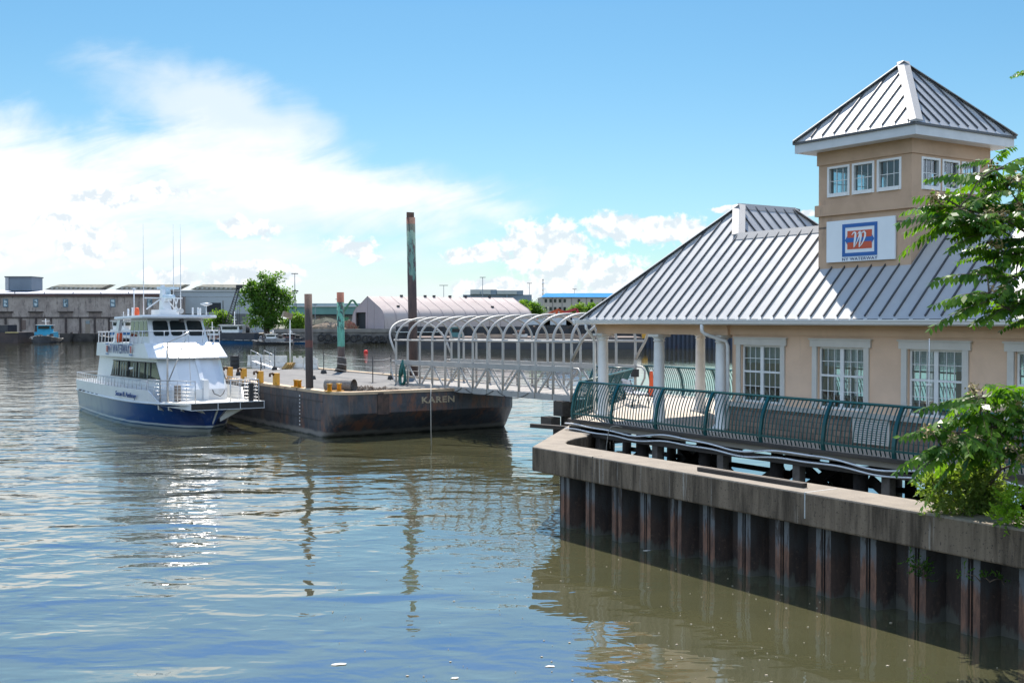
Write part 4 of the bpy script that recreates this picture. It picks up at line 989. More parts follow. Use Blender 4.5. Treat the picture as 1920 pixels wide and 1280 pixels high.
# ================================================================== FERRY
def hull_mat():
    m, T, b, out = base_mat('ferry_hull_paint')
    oc = T.new('ShaderNodeTexCoord').outputs['Object']; sp = T.new('ShaderNodeSeparateXYZ'); T.link(oc, sp.inputs[0])
    n = T.noise(T.mapping(oc, scale=(.6, .6, .25)), 2.4, 7, .65)
    f = T.math('MULTIPLY', T.smooth(sp.outputs[0], -3.5, -12.5), T.smooth(n, .25, .6, .35, 1.0))
    c = T.mix(f, (.004, .028, .13), (.14, .165, .205))
    c = T.mix(T.smooth(T.noise(T.mapping(oc, scale=(2, 2, .2)), 3, 6, .6), .6, .75, 0, .25), c, (.30, .31, .31))
    z = T.math('ADD', sp.outputs[2], T.math('MULTIPLY', T.math('SUBTRACT', T.noise(oc, 1.1, 4), .5), .06))
    z = T.math('SUBTRACT', z, T.smooth(sp.outputs[0], -8, 0, 0, .03))
    c = T.mix(T.smooth(z, .30, .285), c, (.50, .52, .50)); c = T.mix(T.smooth(z, .20, .185), c, (.03, .06, .09)); c = T.mix(T.smooth(z, .13, .1), c, (.28, .29, .25))
    T.link(c, b.inputs['Base Color']); b.inputs['Roughness'].default_value = .28
    return m
def build_ferry():
    FA = math.atan2(-.848, .53)
    t = thing('ferry', 'white and navy passenger ferry moored alongside the dark barge', 'ferry', (-14.41, 53.0, 0), FA)
    MW = pm('ferry_white', (.61, .63, .645), (.56, .58, .595), .9, .32, c3=(.47, .45, .40), s3=1.4, st3=(1, 1, .25), lo3=.62, hi3=.8)
    MC = pm('ferry_cream', (.70, .68, .62), (.62, .60, .54), 1.2, .4)
    tr = lambda x, z: z + .012 * (x + 9)
    # hull (x, waterline half-breadth, deck half-breadth, deck z)
    stn = [(.55, .0, 1.0, 1.42), (.1, .35, 1.55, 1.40), (-.8, .85, 1.95, 1.37), (-2.1, 1.45, 2.3, 1.34), (-3.5, 1.95, 2.5, 1.31), (-5, 2.37, 2.65, 1.29), (-7.5, 2.62, 2.74, 1.26), (-10.3, 2.7, 2.78, 1.24), (-14, 2.66, 2.76, 1.22), (-17.3, 2.55, 2.68, 1.22)]
    def sec(x, w, d, z):
        m_ = max(w, .05); xs = x - .0
        k = 1.0 if x < -1 else max(0.0, (-x + .6) / 1.6)
        half = [(0, -.75 * k), (m_ * .75, -.55 * k), (m_, .0), (m_ + (d - m_) * .30, z * .45), (m_ + (d - m_) * .65, z * .78), (d, z)]
        sh = lambda zz: xs - (.55 * max(0, (1 - zz / z)) if x > -.5 else 0)
        return [(sh(zz), -yy, zz) for yy, zz in reversed(half)] + [(sh(zz), yy, zz) for yy, zz in half[1:]]
    h = MB(); rings = [sec(*s) for s in stn]; h.loft(rings, closed=False, caps=False, smooth=True)
    h.face([p for p in rings[-1]]); h.face([p for p in reversed(rings[0])])
    hull = h.build('hull', hull_mat(), t)
    d = MB(); pts = [(x, -dd, z) for x, w, dd, z in stn] + [(x, dd, z) for x, w, dd, z in reversed(stn)]
    for (x, w, dd, z), (x2, w2, dd2, z2) in zip(stn, stn[1:]):
        d.extr([(x, -dd, z - .02), (x, dd, z - .02), (x2, dd2, z2 - .02), (x2, -dd2, z2 - .02)], (0, 0, .03))
    d.build('main_deck', MC, t)
    g = MB()
    for s in (-1, 1): g.tube([(x, s * (dd + .02), z) for x, w, dd, z in stn], .05, 6)
    g.build('gunwale', MW, t)
    # bulwark
    def bw(s):
        m = MB(); top = lambda x: 1.84 + .008 * (x + 17)
        L = [q for q in stn if q[0] <= -2.1]
        ri = []
        for x, w, dd, z in L:
            zt_ = top(x); ri.append([(x, s * dd, z), (x, s * (dd + .04), zt_), (x, s * (dd - .02), zt_), (x, s * (dd - .06), z)])
        x, w, dd, z = L[0]; x0 = -1.1; 
        ri.insert(0, [(x0, s * 2.08, 1.37), (x0, s * 2.085, 1.42), (x0, s * 2.03, 1.42), (x0, s * 2.02, 1.37)])
        m.loft(ri); return m
    b = bw(-1); b.build('bulwark', MW, t); bw(1).build('bulwark', MW, t)
    MB().box(-17.34, -17.28, -2.68, 2.68, 1.2, 1.84).build('transom_bulwark', MW, t)
    text('lettering', 'Susan B. Anthony', .36, pm('script_blue', (.01, .06, .22)), t, frame3((-5.0, -2.715, 1.60), (1, .085, 0), (0, -.05, 1)), .012, .35, width=3.2)
    # side rails on the bulwark
    r = MB()
    for s in (-1, 1):
        line = [(x, s * dd, 1.84 + .008 * (x + 17) + .42) for x, w, dd, z in stn if x <= -2.1]
        r.tube(line, .022, 6); line2 = [(x, y, z - .2) for x, y, z in line]; r.tube(line2, .014, 5)
        x = -17.2
        while x < -2.1:
            i = max(k for k in range(len(stn)) if stn[k][0] >= x) if x > -17.3 else len(stn) - 2
            i = min(i, len(stn) - 2); f = (x - stn[i][0]) / (stn[i + 1][0] - stn[i][0]); dd = stn[i][2] + (stn[i + 1][2] - stn[i][2]) * f
            z0 = 1.84 + .008 * (x + 17); r.tube([(x, s * dd, z0), (x + .08, s * dd, z0 + .42)], .016, 5); x += .62
    r.tube([(-17.3, -2.68, 2.26), (-17.3, 2.68, 2.26)], .022, 6)
    r.build('side_rail', M_steel, t)
    # bow platform
    pf = MB(); pz = 1.36
    pf.prism([(-.9, -1.95), (.25, -1.6), (.8, -1.1), (.8, 2.42), (-.9, 2.3)], pz, pz + .09); pf.build('bow_platform', MC, t)
    f2 = MB(); f2.box(.8, .84, -1.1, 2.42, pz - .22, pz + .07); f2.build('bow_fender', M_black, t)
    f3 = MB()
    for z in (pz - .25, pz + .072): f3.box(.79, .87, -1.1, 2.44, z, z + .03)
    for y in (-1.1, .18, 1.25, 2.42): f3.box(.841, .86, y - .015, y + .015, pz - .219, pz + .07)
    f3.extr([(.8, -1.1, pz + .095), (.8, -1.1, pz - .24), (-1.9, -2.25, pz - .06), (-1.9, -2.25, pz + .02)], (0, .04, 0)); f3.build('fender_frame', MW, t)
    br = MB()
    for x, y in ((.5, -.75), (-.1, -1.3), (-.75, -1.72), (-1.4, -2.02)):
        br = MB(); br.extr([(x, y - .02, pz - .05), (x - .25, y + .6, pz - .05), (x - .25, y + .6, pz - .5), (x, y + .0, pz - .30)], (.04, .03, 0)); br.build('bracket', MC, t)
    MB().extr([(.75, 1.9, pz), (.1, .5, .5), (.1, .45, pz)], (0, .05, 0)).build('bracket', MC, t); MB().extr([(.7, .3, pz), (.2, .1, .4), (.0, .2, pz)], (0, .05, 0)).build('bracket', MC, t)
    def panel(a, b, n, h=1.02):
        pr = MB(); a = Vector(a); b = Vector(b)
        for i in range(n + 1): p = a + (b - a) * (i / n); pr.tube([p, p + Vector((0, 0, h))], .03 if i in (0, n) else .016, 6)
        pr.tube([a + Vector((0, 0, h)), b + Vector((0, 0, h))], .028, 6)
        for k in range(1, 6): pr.tube([a + Vector((0, 0, h * k / 6)), b + Vector((0, 0, h * k / 6))], .010, 4)
        pr.build('bow_rail', M_steel, t)
    panel((.72, -.85, pz + .09), (-1.1, -2.0, pz + .09), 4); panel((-1.1, -2.0, pz + .09), (-2.2, -2.3, pz + .09), 2)
    panel((.3, .95, pz + .09), (.72, 2.2, pz + .09), 3); panel((.72, 2.2, pz + .09), (-1.6, 2.3, pz + .09), 5)
    MB().box(.55, .70, 1.75, 1.95, pz + .1, pz + .95).build('gate_post', M_black, t)
    MB().box(-1.05, -.8, -1.35, -1.1, pz + .1, pz + .85).build('rope_locker', pm('locker', (.23, .2, .17), (.12, .1, .09), 9, .8), t)
    # davit
    dv = MB(); dv.tube([(-.9, -1.7, pz), (-.9, -1.7, 4.25), (-.1, -.9, 4.75)], .045, 8); dv.tube([(-.15, -.95, 4.65), (-1.6, -1.5, 2.3)], .03, 6); dv.tube([(-.2, -.9, 4.6), (-.9, -.6, 2.2)], .012, 5)
    dv.build('davit', M_steel, t)
    # main cabin
    def outl(c, hx, k): return [(-c, 0)] + [(-a, y) for a, y in hx] + [(k, 1)]
    lo = [(-1.1, 0), (-1.3, .9), (-1.6, 1.3), (-2.3, 1.62), (-15.1, 2.0)]
    mid = [(-1.1, 0), (-1.3, .9), (-1.6, 1.3), (-2.3, 1.62), (-15.1, 2.0)]
    tp = [(-2.5, 0), (-2.6, .9), (-2.8, 1.28), (-3.3, 1.58), (-14.9, 1.86)]
    full = lambda o, z, tilt=True: [(x, -y, tr(x, z) if tilt else z) for x, y in o] [::-1] + [(x, y, tr(x, z) if tilt else z) for x, y in o[1:]]
    c = MB(); c.loft([full(lo, 1.25), full(mid, 1.88), full(tp, 3.36)]); cab = c.build('cabin', MW, t)
    c = MB(); c.bar((-1.16, .12, tr(-1.2, 1.9)), (-2.48, .12, tr(-2.5, 3.36)), .20, .16, up=(1, 0, 1)); c.box(-1.8, -.98, .05, .30, tr(-1.4, 1.28), tr(-1.4, 2.35)); c.build('front_rib', MW, t)
    cr = MB(); cr.tube([(-1.2, .55, 1.95), (-1.12, .6, 1.75), (-1.1, .9, 1.62), (-1.3, 1.1, 1.72), (-1.35, 1.2, 1.9)], .02, 6).build('hose', M_black, cab)
    # side windows: follow the leaning side wall
    def side(s, x, z, off=.02):
        f = (z - 1.88) / (3.36 - 1.88)
        xa, ya = -2.3, 1.62; xb, yb = -15.1, 2.0; k = (x - xa) / (xb - xa); y0 = ya + (yb - ya) * k
        xa, ya = -3.3, 1.58; xb, yb = -14.9, 1.86; k = (x - xa) / (xb - xa); y1 = ya + (yb - ya) * k
        return (x, s * (y0 + (y1 - y0) * f + off), tr(x, z))
    for s in (-1, 1):
        w = MB(); w.extr([side(s, -11.9, 2.33), side(s, -2.5, 2.33), side(s, -3.4, 3.14), side(s, -11.6, 3.14)], (0, -s * .012, 0)); wn = w.build('cabin_window', M_dglass, t)
        cu = MB()
        for i in range(15):
            x = -11.6 + i * .52; cu.extr([side(s, x, 2.36, .024), side(s, x + .2, 2.36, .024), side(s, x + .2, 3.08, .024), side(s, x, 3.08, .024)], (0, -s * .003, 0)) if x < -4.0 and i not in (7, 11) else None
        cu.build('curtain', pm('curtain_grey', (.11, .13, .13), (.07, .085, .09), 8, .4), wn)
        fm = MB()
        for x in (-10.3, -8.35, -6.7, -5.2, -4.2): fm.bar(side(s, x, 2.33, .03), side(s, x, 3.14, .03), .05 if x != -8.35 else .12, .03)
        fm.bar(side(s, -11.95, 2.32, .03), side(s, -2.45, 2.32, .03), .03, .04); fm.bar(side(s, -11.65, 3.15, .03), side(s, -3.35, 3.15, .03), .03, .04); fm.build('window_frame', M_black, wn)
    m = MB()
    for k in range(5): x = -16.2 + k * 1.15; m.box(x, x + .55, -2.80, -2.70, 1.235, 1.30)
    m.build('scupper', M_black, t)
    m = MB()
    for x in (-12.6, -9.4, -6.1): m.bar(side(-1, x, 1.9, .006), side(-1, x, 2.3, .006), .02, .012)
    m.bar(side(-1, -14.9, 2.22, .006), side(-1, -2.5, 2.22, .006), .012, .02)
    m.build('plating_seam', pm('seam_grey', (.36, .36, .35)), cab)
    # upper deck bulwark: flat sides, sloped front
    bo = [(-2.2, 0), (-2.3, 1.2), (-2.62, 1.75), (-3.4, 1.95), (-14.9, 2.05)]
    bt = [(-3.55, 0), (-3.6, 1.2), (-3.85, 1.66), (-4.5, 1.9), (-14.75, 2.03)]
    c = MB(); c.loft([full(bo, 3.361), full(bo, 3.42), full(bt, 4.12)]); ub = c.build('upper_bulwark', MW, t)
    x0, x1 = -13.2, -7.0; yy = -2.045
    text('lettering', 'NY WATERWAY', .70, pm('sign_navy', (.02, .05, .16)), t, frame3((-9.4, -2.04, tr(-9.4, 3.77)), (1, .0095, .012), (0, .05, 1)), .006, width=4.65, spacing=1.08)
    for x in (-12.15, -6.65):
        for za, zc in ((3.47, 3.53), (4.02, 4.08)): MB().box(x - .30, x + .30, -2.063, -2.04, tr(x, za), tr(x, zc)).build('emblem_bar', pm('sign_blue', (.015, .11, .36)), t)
        e = MB(); e.box(x - .15, x + .15, -2.058, -2.04, tr(x, 3.60), tr(x, 3.95)).build('emblem_field', pm('emblem_red', (.42, .06, .04), (.3, .12, .14), 9, .5), t)
    # upper deck rail
    r = MB(); zt = 4.72; ln = [(-14.7, -1.98), (-4.6, -1.86), (-3.9, -1.5), (-3.6, 0), (-3.9, 1.5), (-4.6, 1.86), (-14.7, 1.98)]
    r.tube([(x, y, tr(x, zt)) for x, y in ln], .03, 6); r.tube([(-14.7, -1.98, tr(-14.7, zt)), (-14.7, 1.98, tr(-14.7, zt))], .03, 6)
    for s in (-1, 1):
        for i in range(13): x = -14.7 + i * .84; r.tube([(x, s * 1.97, tr(x, 4.1)), (x + .06, s * 1.95, tr(x, zt))], .018, 5)
    for x, y in ((-3.72, -1.1), (-3.6, -.2), (-3.65, .8), (-3.8, 1.4)): r.tube([(x, y, tr(x, 4.1)), (x, y, tr(x, zt))], .018, 5)
    r.build('upper_rail', MW, t)
    # pilothouse
    q0 = [(-4.75, 1.36), (-4.95, 1.50), (-9.3, 1.50)]; q1 = [(-5.6, 1.28), (-5.8, 1.41), (-9.2, 1.41)]
    ring = lambda o, z: [(x, -y, tr(x, z)) for x, y in o][::-1] + [(x, y, tr(x, z)) for x, y in o]
    c = MB(); c.loft([ring(q0, 4.10), ring([(a + (b_ - a) * .328, y + (y2 - y) * .328) for (a, y), (b_, y2) in zip(q0, q1)], 4.52), ring(q1, 5.38)]); ph = c.build('pilothouse', MW, t)
    def pane(A, B, C_, D, n_, inset=(.10, .10, .08, .08)):
        A, B, C_, D = map(Vector, (A, B, C_, D)); Pq = lambda a, b_: (A + (B - A) * a) * (1 - b_) + (D + (C_ - D) * a) * b_
        a0, a1, b0, b1 = inset; nn = (B - A).cross(D - A).normalized()
        o = nn * .015
        m = MB(); p = [Pq(a0, b0) + o, Pq(1 - a1, b0) + o, Pq(1 - a1, 1 - b1) + o, Pq(a0, 1 - b1) + o]
        # clipped corners
        k = .10; pts = []
        for i in range(4):
            P_, N_, C0 = p[i - 1], p[(i + 1) % 4], p[i]
            pts += [C0 + (P_ - C0) * k, C0 + (N_ - C0) * k]
        m.extr(pts, -nn * .01); return m
    zl, zh = 4.44, 5.30; lerp_q = lambda z: [(a + (b_ - a) * (z - 4.10) / 1.28, y + (y2 - y) * (z - 4.10) / 1.28) for (a, y), (b_, y2) in zip(q0, q1)]
    qa = lerp_q(zl); q1 = lerp_q(zh)
    F = lambda o, i, s, z: (o[i][0], s * o[i][1], tr(o[i][0], z))
    faces = [(F(qa, 0, -1, zl), F(qa, 0, 1, zl), F(q1, 0, 1, zh), F(q1, 0, -1, zh)), (F(qa, 1, -1, zl), F(qa, 0, -1, zl), F(q1, 0, -1, zh), F(q1, 1, -1, zh)), (F(qa, 0, 1, zl), F(qa, 1, 1, zl), F(q1, 1, 1, zh), F(q1, 0, 1, zh))]
    # front: three panes
    A, B, C_, D = map(Vector, faces[0])
    for i in range(3):
        a, b_ = i / 3, (i + 1) / 3
        pane(A + (B - A) * a, A + (B - A) * b_, D + (C_ - D) * b_, D + (C_ - D) * a, 0, (.06, .06, .04, .06)).build('windscreen', M_dglass, t)
    for s in (-1, 1):
        A, B, C_, D = map(Vector, (F(qa, 2, s, zl), F(qa, 1, s, zl), F(q1, 1, s, zh), F(q1, 2, s, zh)))
        if s > 0: A, B, C_, D = B, A, D, C_
        for a, b_ in ((.03, .22), (.25, .5), (.53, .78), (.81, .97)) if s < 0 else ((.03, .3), (.35, .65), (.7, .97)):
            pane(A + (B - A) * a, A + (B - A) * b_, D + (C_ - D) * b_, D + (C_ - D) * a, 0, (.02, .02, .02, .06)).build('side_window', M_dglass, t)
    rf = MB(); ro = [(-4.55, 0), (-4.6, 1.2), (-4.85, 1.86), (-11.7, 1.72)]
    rf.loft([full(ro, 5.381), full([(x + (.05 if x > -5 else -.03), y * 1.02) for x, y in ro], 5.45), full(ro, 5.54)]); roof = rf.build('pilothouse_roof', MW, t)
    for s in (-1, 1):
        MB().extr([(-12.1, s * 1.75, tr(-12, 4.1)), (-11.2, s * 1.75, tr(-11.2, 4.1)), (-10.5, s * 1.70, tr(-10.5, 5.38)), (-11.1, s * 1.70, tr(-11.1, 5.38))], (0, -s * .16, 0)).build('roof_strut', MW, t)
    # mast and aerials
    m = MB(); z = tr(-7.5, 5.54); m.box(-8.6, -6.9, -.5, .5, z, z + .32); m.loft([[(-8.1, -.22, z + .32), (-7.2, -.22, z + .32), (-7.2, .22, z + .32), (-8.1, .22, z + .32)], [(-8.35, -.08, z + 1.65), (-8.1, -.08, z + 1.65), (-8.1, .08, z + 1.65), (-8.35, .08, z + 1.65)]])
    m.bar((-8.0, -1.0, z + .95), (-8.0, 1.0, z + .95), .08, .06); m.bar((-8.0, -.9, z + .35), (-8.0, -.1, z + .95), .06, .06); m.bar((-8.0, .9, z + .05), (-8.0, .1, z + .95), .06, .06); m.bar((-7.4, .35, z), (-7.4, .6, z + .95), .05, .05); m.bar((-7.4, .65, z), (-7.4, .4, z + .95), .05, .05)
    m.box(-7.5, -6.8, -.1, .1, z + .78, z + .9).build('mast', MW, t)
    m = MB(); m.lathe([(0, z + .90), (.32, z + .905), (.34, z + .98), (.30, z + 1.10), (.0, z + 1.12)], (-6.95, 0, 0), 16); m.bar((-7.25, -.55, z + 1.46), (-6.95, .55, z + 1.46), .16, .12); m.tube([(-7.1, 0, z + 1.1), (-7.1, 0, z + 1.4)], .14, 10).build('radar', pm('radar_paint', (.55, .66, .72)), t)
    m = MB()
    for x, y, h in ((-8.4, -.95, 4.9), (-7.9, .5, 4.9), (-7.6, .8, 4.9)): m.tube([(x, y, z - .02), (x, y, z + 1.6), (x, y, z + h)], [.03, .022, .008], 6)
    m.tube([(-8.6, -1.4, z - .02), (-8.6, -1.4, z + 1.35)], .03, 6); m.lathe([(0, z + 1.34), (.08, z + 1.36), (.08, z + 1.46), (0, z + 1.48)], (-8.6, -1.4, 0), 10)
    m.build('aerial', MW, t)
    m = MB(); m.tube([(-5.0, 1.4, z - .04), (-5.0, 1.4, z + .55)], .03, 6); m.lathe([(0, z + .5), (.05, z + .5), (.30, z + .58), (.30, z + .63), (.0, z + .68)], (-5.0, 1.4, 0), 14).build('dome_aerial', MW, t)
    m = MB()
    for x, y, h in ((-10.8, -1.2, .4), (-10.3, -1.3, .35), (-9.4, -1.3, .45), (-5.2, .75, .42), (-5.1, 1.0, .42), (-5.4, 1.2, .4)): m.tube([(x, y, z - .08), (x, y, z + h)], .045, 6)
    m.build('vent_stub', MW, t)
    m = MB(); m.tube([(-5.2, .1, z - .03), (-5.2, .1, z + .12)], .05, 8); m.tube([(-5.35, .1, z + .24), (-5.0, .1, z + .24)], .14, 12).build('searchlight', M_steel, t)
    MB().tube([(-5.1, .1, z - .27), (-4.8, .1, z - .25)], .09, 10).build('horn', M_black, t)
    bo_ = MB()
    bo_.lathe([(0, 4.1), (.16, 4.12), (.18, 4.35), (.15, 4.6), (.0, 4.62)], (-9.9, -1.85, .02), 12).build('life_ring', M_orange, t)
    MB().lathe([(0, z - .1), (.12, z - .08), (.13, z + .2), (.09, z + .42), (0, z + .44)], (-8.2, -1.35, 0), 10).build('orange_bag', M_orange, t)
build_ferry()

# ---- buoy and floating scraps
def buoy():
    p = onz(686, 661, 0); t = thing('buoy', 'round red buoy floating behind the barge', 'buoy', p)
    m = MB(); m.lathe([(0, -.3)] + [(.36 * sin(a), .12 - .36 * cos(a)) for a in [pi * i / 12 for i in range(1, 12)]] + [(0, .48)], n=16); m.build('float', pm('buoy_red', (.75, .03, .02)), t)
    MB().tube([(0, 0, .47), (0, 0, .62)], .05, 6).build('eye', M_black, t)
buoy()
sm_ = pm('scrap_white', (.62, .60, .55), (.5, .47, .4), 9, .6)
for i, (px, py, w, lb) in enumerate(((634, 1245, .13, 'white scrap of litter floating bottom centre'), (852, 1271, .08, 'pale scrap of litter floating at the bottom edge'), (1212, 1032, .10, 'small pale scrap floating in the shade of the bulkhead'), (1031, 1249, .09, 'small pale scrap floating right of the white one'))):
    p = onz(px, py, 0); m = MB(); rr = random.Random(i)
    m.extr([(w * cos(a) * rr.uniform(.6, 1), w * .55 * sin(a) * rr.uniform(.4, 1), .005) for a in [2 * pi * k / 9 for k in range(9)]], (.01, 0, .005))
    tag(m.build('litter', sm_, None, p, rr.uniform(-.4, .4)), lb, 'litter', 'litter on the water')
sp_ = MB(); rr = random.Random(11)
for i in range(200):
    px = rr.triangular(500, 1900, 1500); py = rr.uniform(1030, 1280); p = onz(px, py, 0); loc = (p - P0); u = loc.dot(PU); v = loc.dot(PV)
    if v > -3.6: continue
    s = rr.choice((.006, .008, .010, .016)) * rr.uniform(.6, 1.2); a0 = rr.uniform(0, 6)
    sp_.extr([(p.x + s * cos(a0 + a) * 1.5, p.y + s * sin(a0 + a), .004) for a in (0, 1.4, 3.0, 4.4)], (0, 0, .008))
tag(sp_.build('floating_specks', pm('speck', (.5, .45, .36), (.3, .22, .14), 40, .8)), 'tiny pale specks of drift scattered over the brown water', 'drift', kind='stuff')

# ================================================================== FAR SHORE
def slab(name, pts, z0, z1, mat): return MB().prism(pts, z0, z1).build(name, mat)
def fx(px, Y): return (px - 960) / FPX * Y
def fz(py, Y): return at(960, py, Y).z
LZ, RZ = 1.9, 3.35
struct(slab('yard', [(-420, 285), (fx(548, 285), 285), (fx(548, 285), 900), (-420, 900)], -2, LZ, M_land))
struct(slab('yard', [(fx(548, 285) + .02, 262), (260, 262), (260, 1600), (fx(548, 285) + .02, 1600)], -2, RZ - .02, M_land))
struct(slab('land', [(-2600, 901), (fx(548, 285), 901), (fx(548, 285), 1601), (2600, 1601), (2600, 2900), (-2600, 2900)], -2, 1.2, M_land))

def concrete_wall_mat():
    m, T, b, out = base_mat('old_warehouse_wall')
    oc = T.new('ShaderNodeTexCoord').outputs['Object']
    st = T.mapping(oc, scale=(1, 1, .35))
    c = T.mix(T.smooth(T.noise(oc, .22, 7, .7),   .4, .6), (.40, .335, .29), (.285, .235, .205))
    c = T.mix(T.smooth(T.noise(st, .9, 8, .75), .50, .66), c, (.13, .108, .10))
    c = T.mix(T.smooth(T.noise(T.mapping(oc, (5, 1, 2), scale=(1, 1, .15)), 1.3, 7, .7), .58, .70), c, (.075, .055, .05))
    c = T.mix(T.smooth(T.noise(T.mapping(oc, (9, 1, 5)), .55, 7, .7), .6, .68), c, (.34, .28, .245))
    T.link(c, b.inputs['Base Color']); b.inputs['Roughness'].default_value = .95
    return m
def build_warehouse():
    Y = 292.0; x0, x1 = fx(-150, Y), fx(306, Y); t = thing('old_warehouse', 'long stained brown concrete warehouse with white roof edge on the left quay', 'building', (x0, Y, 0), R(0))
    L = x1 - x0; f = lambda py: fz(py, Y); P = lambda px: fx(px, Y) - x0
    MB().box(0, L, 0, 45, LZ, f(553)).build('wall', concrete_wall_mat(), t)
    dk = pm('dark_band', (.075, .055, .05), (.04, .033, .03), .5, .9)
    MB().box(-.1, L + .1, -.25, -.002, f(596), f(594)).build('ledge', dk, t)
    MB().box(-.2, L + .2, -.5, -.003, f(555.5), f(550.5)).build('eave_band', pm('eave_brown', (.13, .075, .065), (.09, .06, .055), .3, .9), t)
    r = MB(); r.add([(-.4, -.7, f(550)), (L + .4, -.7, f(550)), (L - 3, 16, f(541)), (-.4, 16, f(541)), (-.4, 45, f(541)), (L - 3, 45, f(541)), (-.4, -.7, f(551)), (L + .4, -.7, f(551))], [(0, 1, 2, 3), (3, 2, 5, 4), (0, 6, 7, 1)])
    r.build('roof', pm('white_roof', (.60, .59, .62), (.52, .51, .54), .1, .9, spec=.1), t)
    for i, px in enumerate((-120, -92, -64, -36, 11, 39, 68, 96, 124, 151, 178, 205, 232, 260, 287)):
        MB().box(P(px) - .22, P(px) + .22, -.32, -.004, LZ + .2, f(596)).build('pilaster', dk, t)
    M_wb = pm('blue_window_frame', (.10, .17, .22)); M_wp = pm('pale_pane', (.46, .54, .56), (.06, .09, .1), 1.6, .3, lo=.5, hi=.6)
    for px in (-112, -56, 11, 67.5, 123.5, 212, 281):
        w = MB(); a = P(px); w.box(a - .65, a + .65, -.12, -.003, f(575.5), f(560.5)); wn = w.build('window', M_wb, t)
        MB().box(a - .42, a + .42, -.14, -.121, f(574), f(568.5)).box(a - .42, a + .42, -.14, -.121, f(567.5), f(562)).build('pane', M_wp, wn)
    for px0, px1 in ((-30, 23), (56, 80), (112, 136), (167, 190)):
        MB().box(P(px0), P(px1), -.06, -.004, f(594), f(584.5)).build('boarded_panel', pm('boarding', (.22, .17, .145), (.12, .10, .09), .8, .95), t)
        MB().box(P(px0) - .3, P(px1) + .3, -.5, -.061, f(585), f(583.6)).build('canopy', dk, t)
    MB().box(P(40), P(40) + 1.2, -.1, -.003, f(618), f(600)).build('door', pm('rust_door', (.16, .11, .09)), t); MB().box(P(160), P(169), -.08, -.003, f(624), f(601)).build('door', pm('tan_door', (.26, .21, .16)), t)
    MB().box(P(161), P(168.5), -.12, -.081, f(607), f(601)).build('sign_panel', pm('grey_panel', (.22, .26, .27)), t)
    # vents on the roof edge
    for px in (30, 85, 139, 191, 243): MB().tube([(P(px), -.5, f(551)), (P(px), -.5, f(547))], .14, 6).build('roof_vent', M_black, t)
    Y2 = 300.0
    b = thing('roof_house', 'dark blue-grey box house on the left warehouse roof', 'roof house', (fx(12, Y2), Y2, fz(545, Y2)))
    w = fx(60, Y2) - fx(12, Y2); h = fz(520, Y2) - fz(545, Y2)
    MB().box(0, w, 0, 7, 0, h).build('body', pm('slate_cladding', (.115, .15, .185), (.10, .13, .16), .4, .7), b); MB().box(-.15, .75, -.15, -.004, 0, h).build('corner_panel', pm('pale_cladding', (.26, .29, .31)), b); MB().box(-.3, w + .2, -.3, 7.2, h + .003, h + .3).build('roof', pm('dark_cladding', (.09, .10, .11)), b)
build_warehouse()
def monitor(label, p0, p1, Y=330.0):
    t = thing('roof_monitor', label, 'skylight', (fx(p0, Y), Y, fz(543, Y)), 0, 'sawtooth roof monitors above the warehouses')
    w = fx(p1, Y) - fx(p0, Y); h = fz(532.5, Y) - fz(543, Y)
    MB().extr([(0, -.5, 0), (2.0, -.3, h * .55), (3.0, 3, h), (w, 3, h), (w - 1.2, -.3, h * .35), (w - 2, -.5, 0)], (0, 5, 0)).build('frame', pm('mossy_roof', (.17, .165, .13), (.08, .085, .07), 1.2, .95, stretch=(1, 1, 2)), t)
    g = MB(); k = 1.5
    while k < w - 3: g.extr([(k + .2, -.52, .15), (k + .85, -.52, .15), (k + 1.1, -.4, h * .4), (k + .4, -.4, h * .4)], (0, -.06, 0)); k += 1.4
    g.build('glazing', pm('dusty_glazing', (.30, .31, .28), (.14, .15, .14), 1.5, .5), t)
monitor('mossy sawtooth roof monitor next to the box roof house', 86, 200); monitor('mossy sawtooth roof monitor behind the ferry aerials', 217, 343); monitor('mossy sawtooth roof monitor left of the big green tree', 358, 452)
def grey_shed():
    Y = 312.0; x0 = fx(296, Y); x1 = fx(470, Y); t = thing('grey_shed', 'plain pale grey metal warehouse with one dark doorway behind the tree', 'building', (x0, Y, 0)); f = lambda py: fz(py, Y); P = lambda px: fx(px, Y) - x0
    cl = pm('grey_cladding', (.36, .40, .42), (.33, .37, .385), .2, .6)
    MB().box(0, x1 - x0, 0, 30, LZ, f(546)).build('wall', cl, t)
    MB().box(-.2, x1 - x0 + .2, -.3, -.003, f(546.5), f(544)).box(-.2, x1 - x0, -.12, -.002, f(556), f(555)).build('gutter', pm('shed_gutter', (.42, .45, .46)), t)
    MB().add([(0, 0, f(544)), (x1 - x0, 0, f(544)), (x1 - x0, 20, f(541.5)), (0, 20, f(541.5))], [(0, 1, 2, 3)]) or None
    m = MB(); m.add([(-.2, -.3, f(544)), (x1 - x0 + .2, -.3, f(544)), (x1 - x0 + .2, 20, f(541)), (-.2, 20, f(541))], [(0, 1, 2, 3)]); m.build('roof', pm('shed_roof', (.50, .51, .50)), t)
    MB().box(P(388), P(414.5), -.05, -.003, f(585), f(567.5)).build('doorway', pm('dark_doorway', (.012, .016, .022)), t)
    MB().box(0, x1 - x0, -.08, -.003, LZ, f(588)).build('plinth', pm('shed_plinth', (.12, .13, .13), (.3, .29, .27), .12, .8, lo=.5, hi=.55), t)
grey_shed()
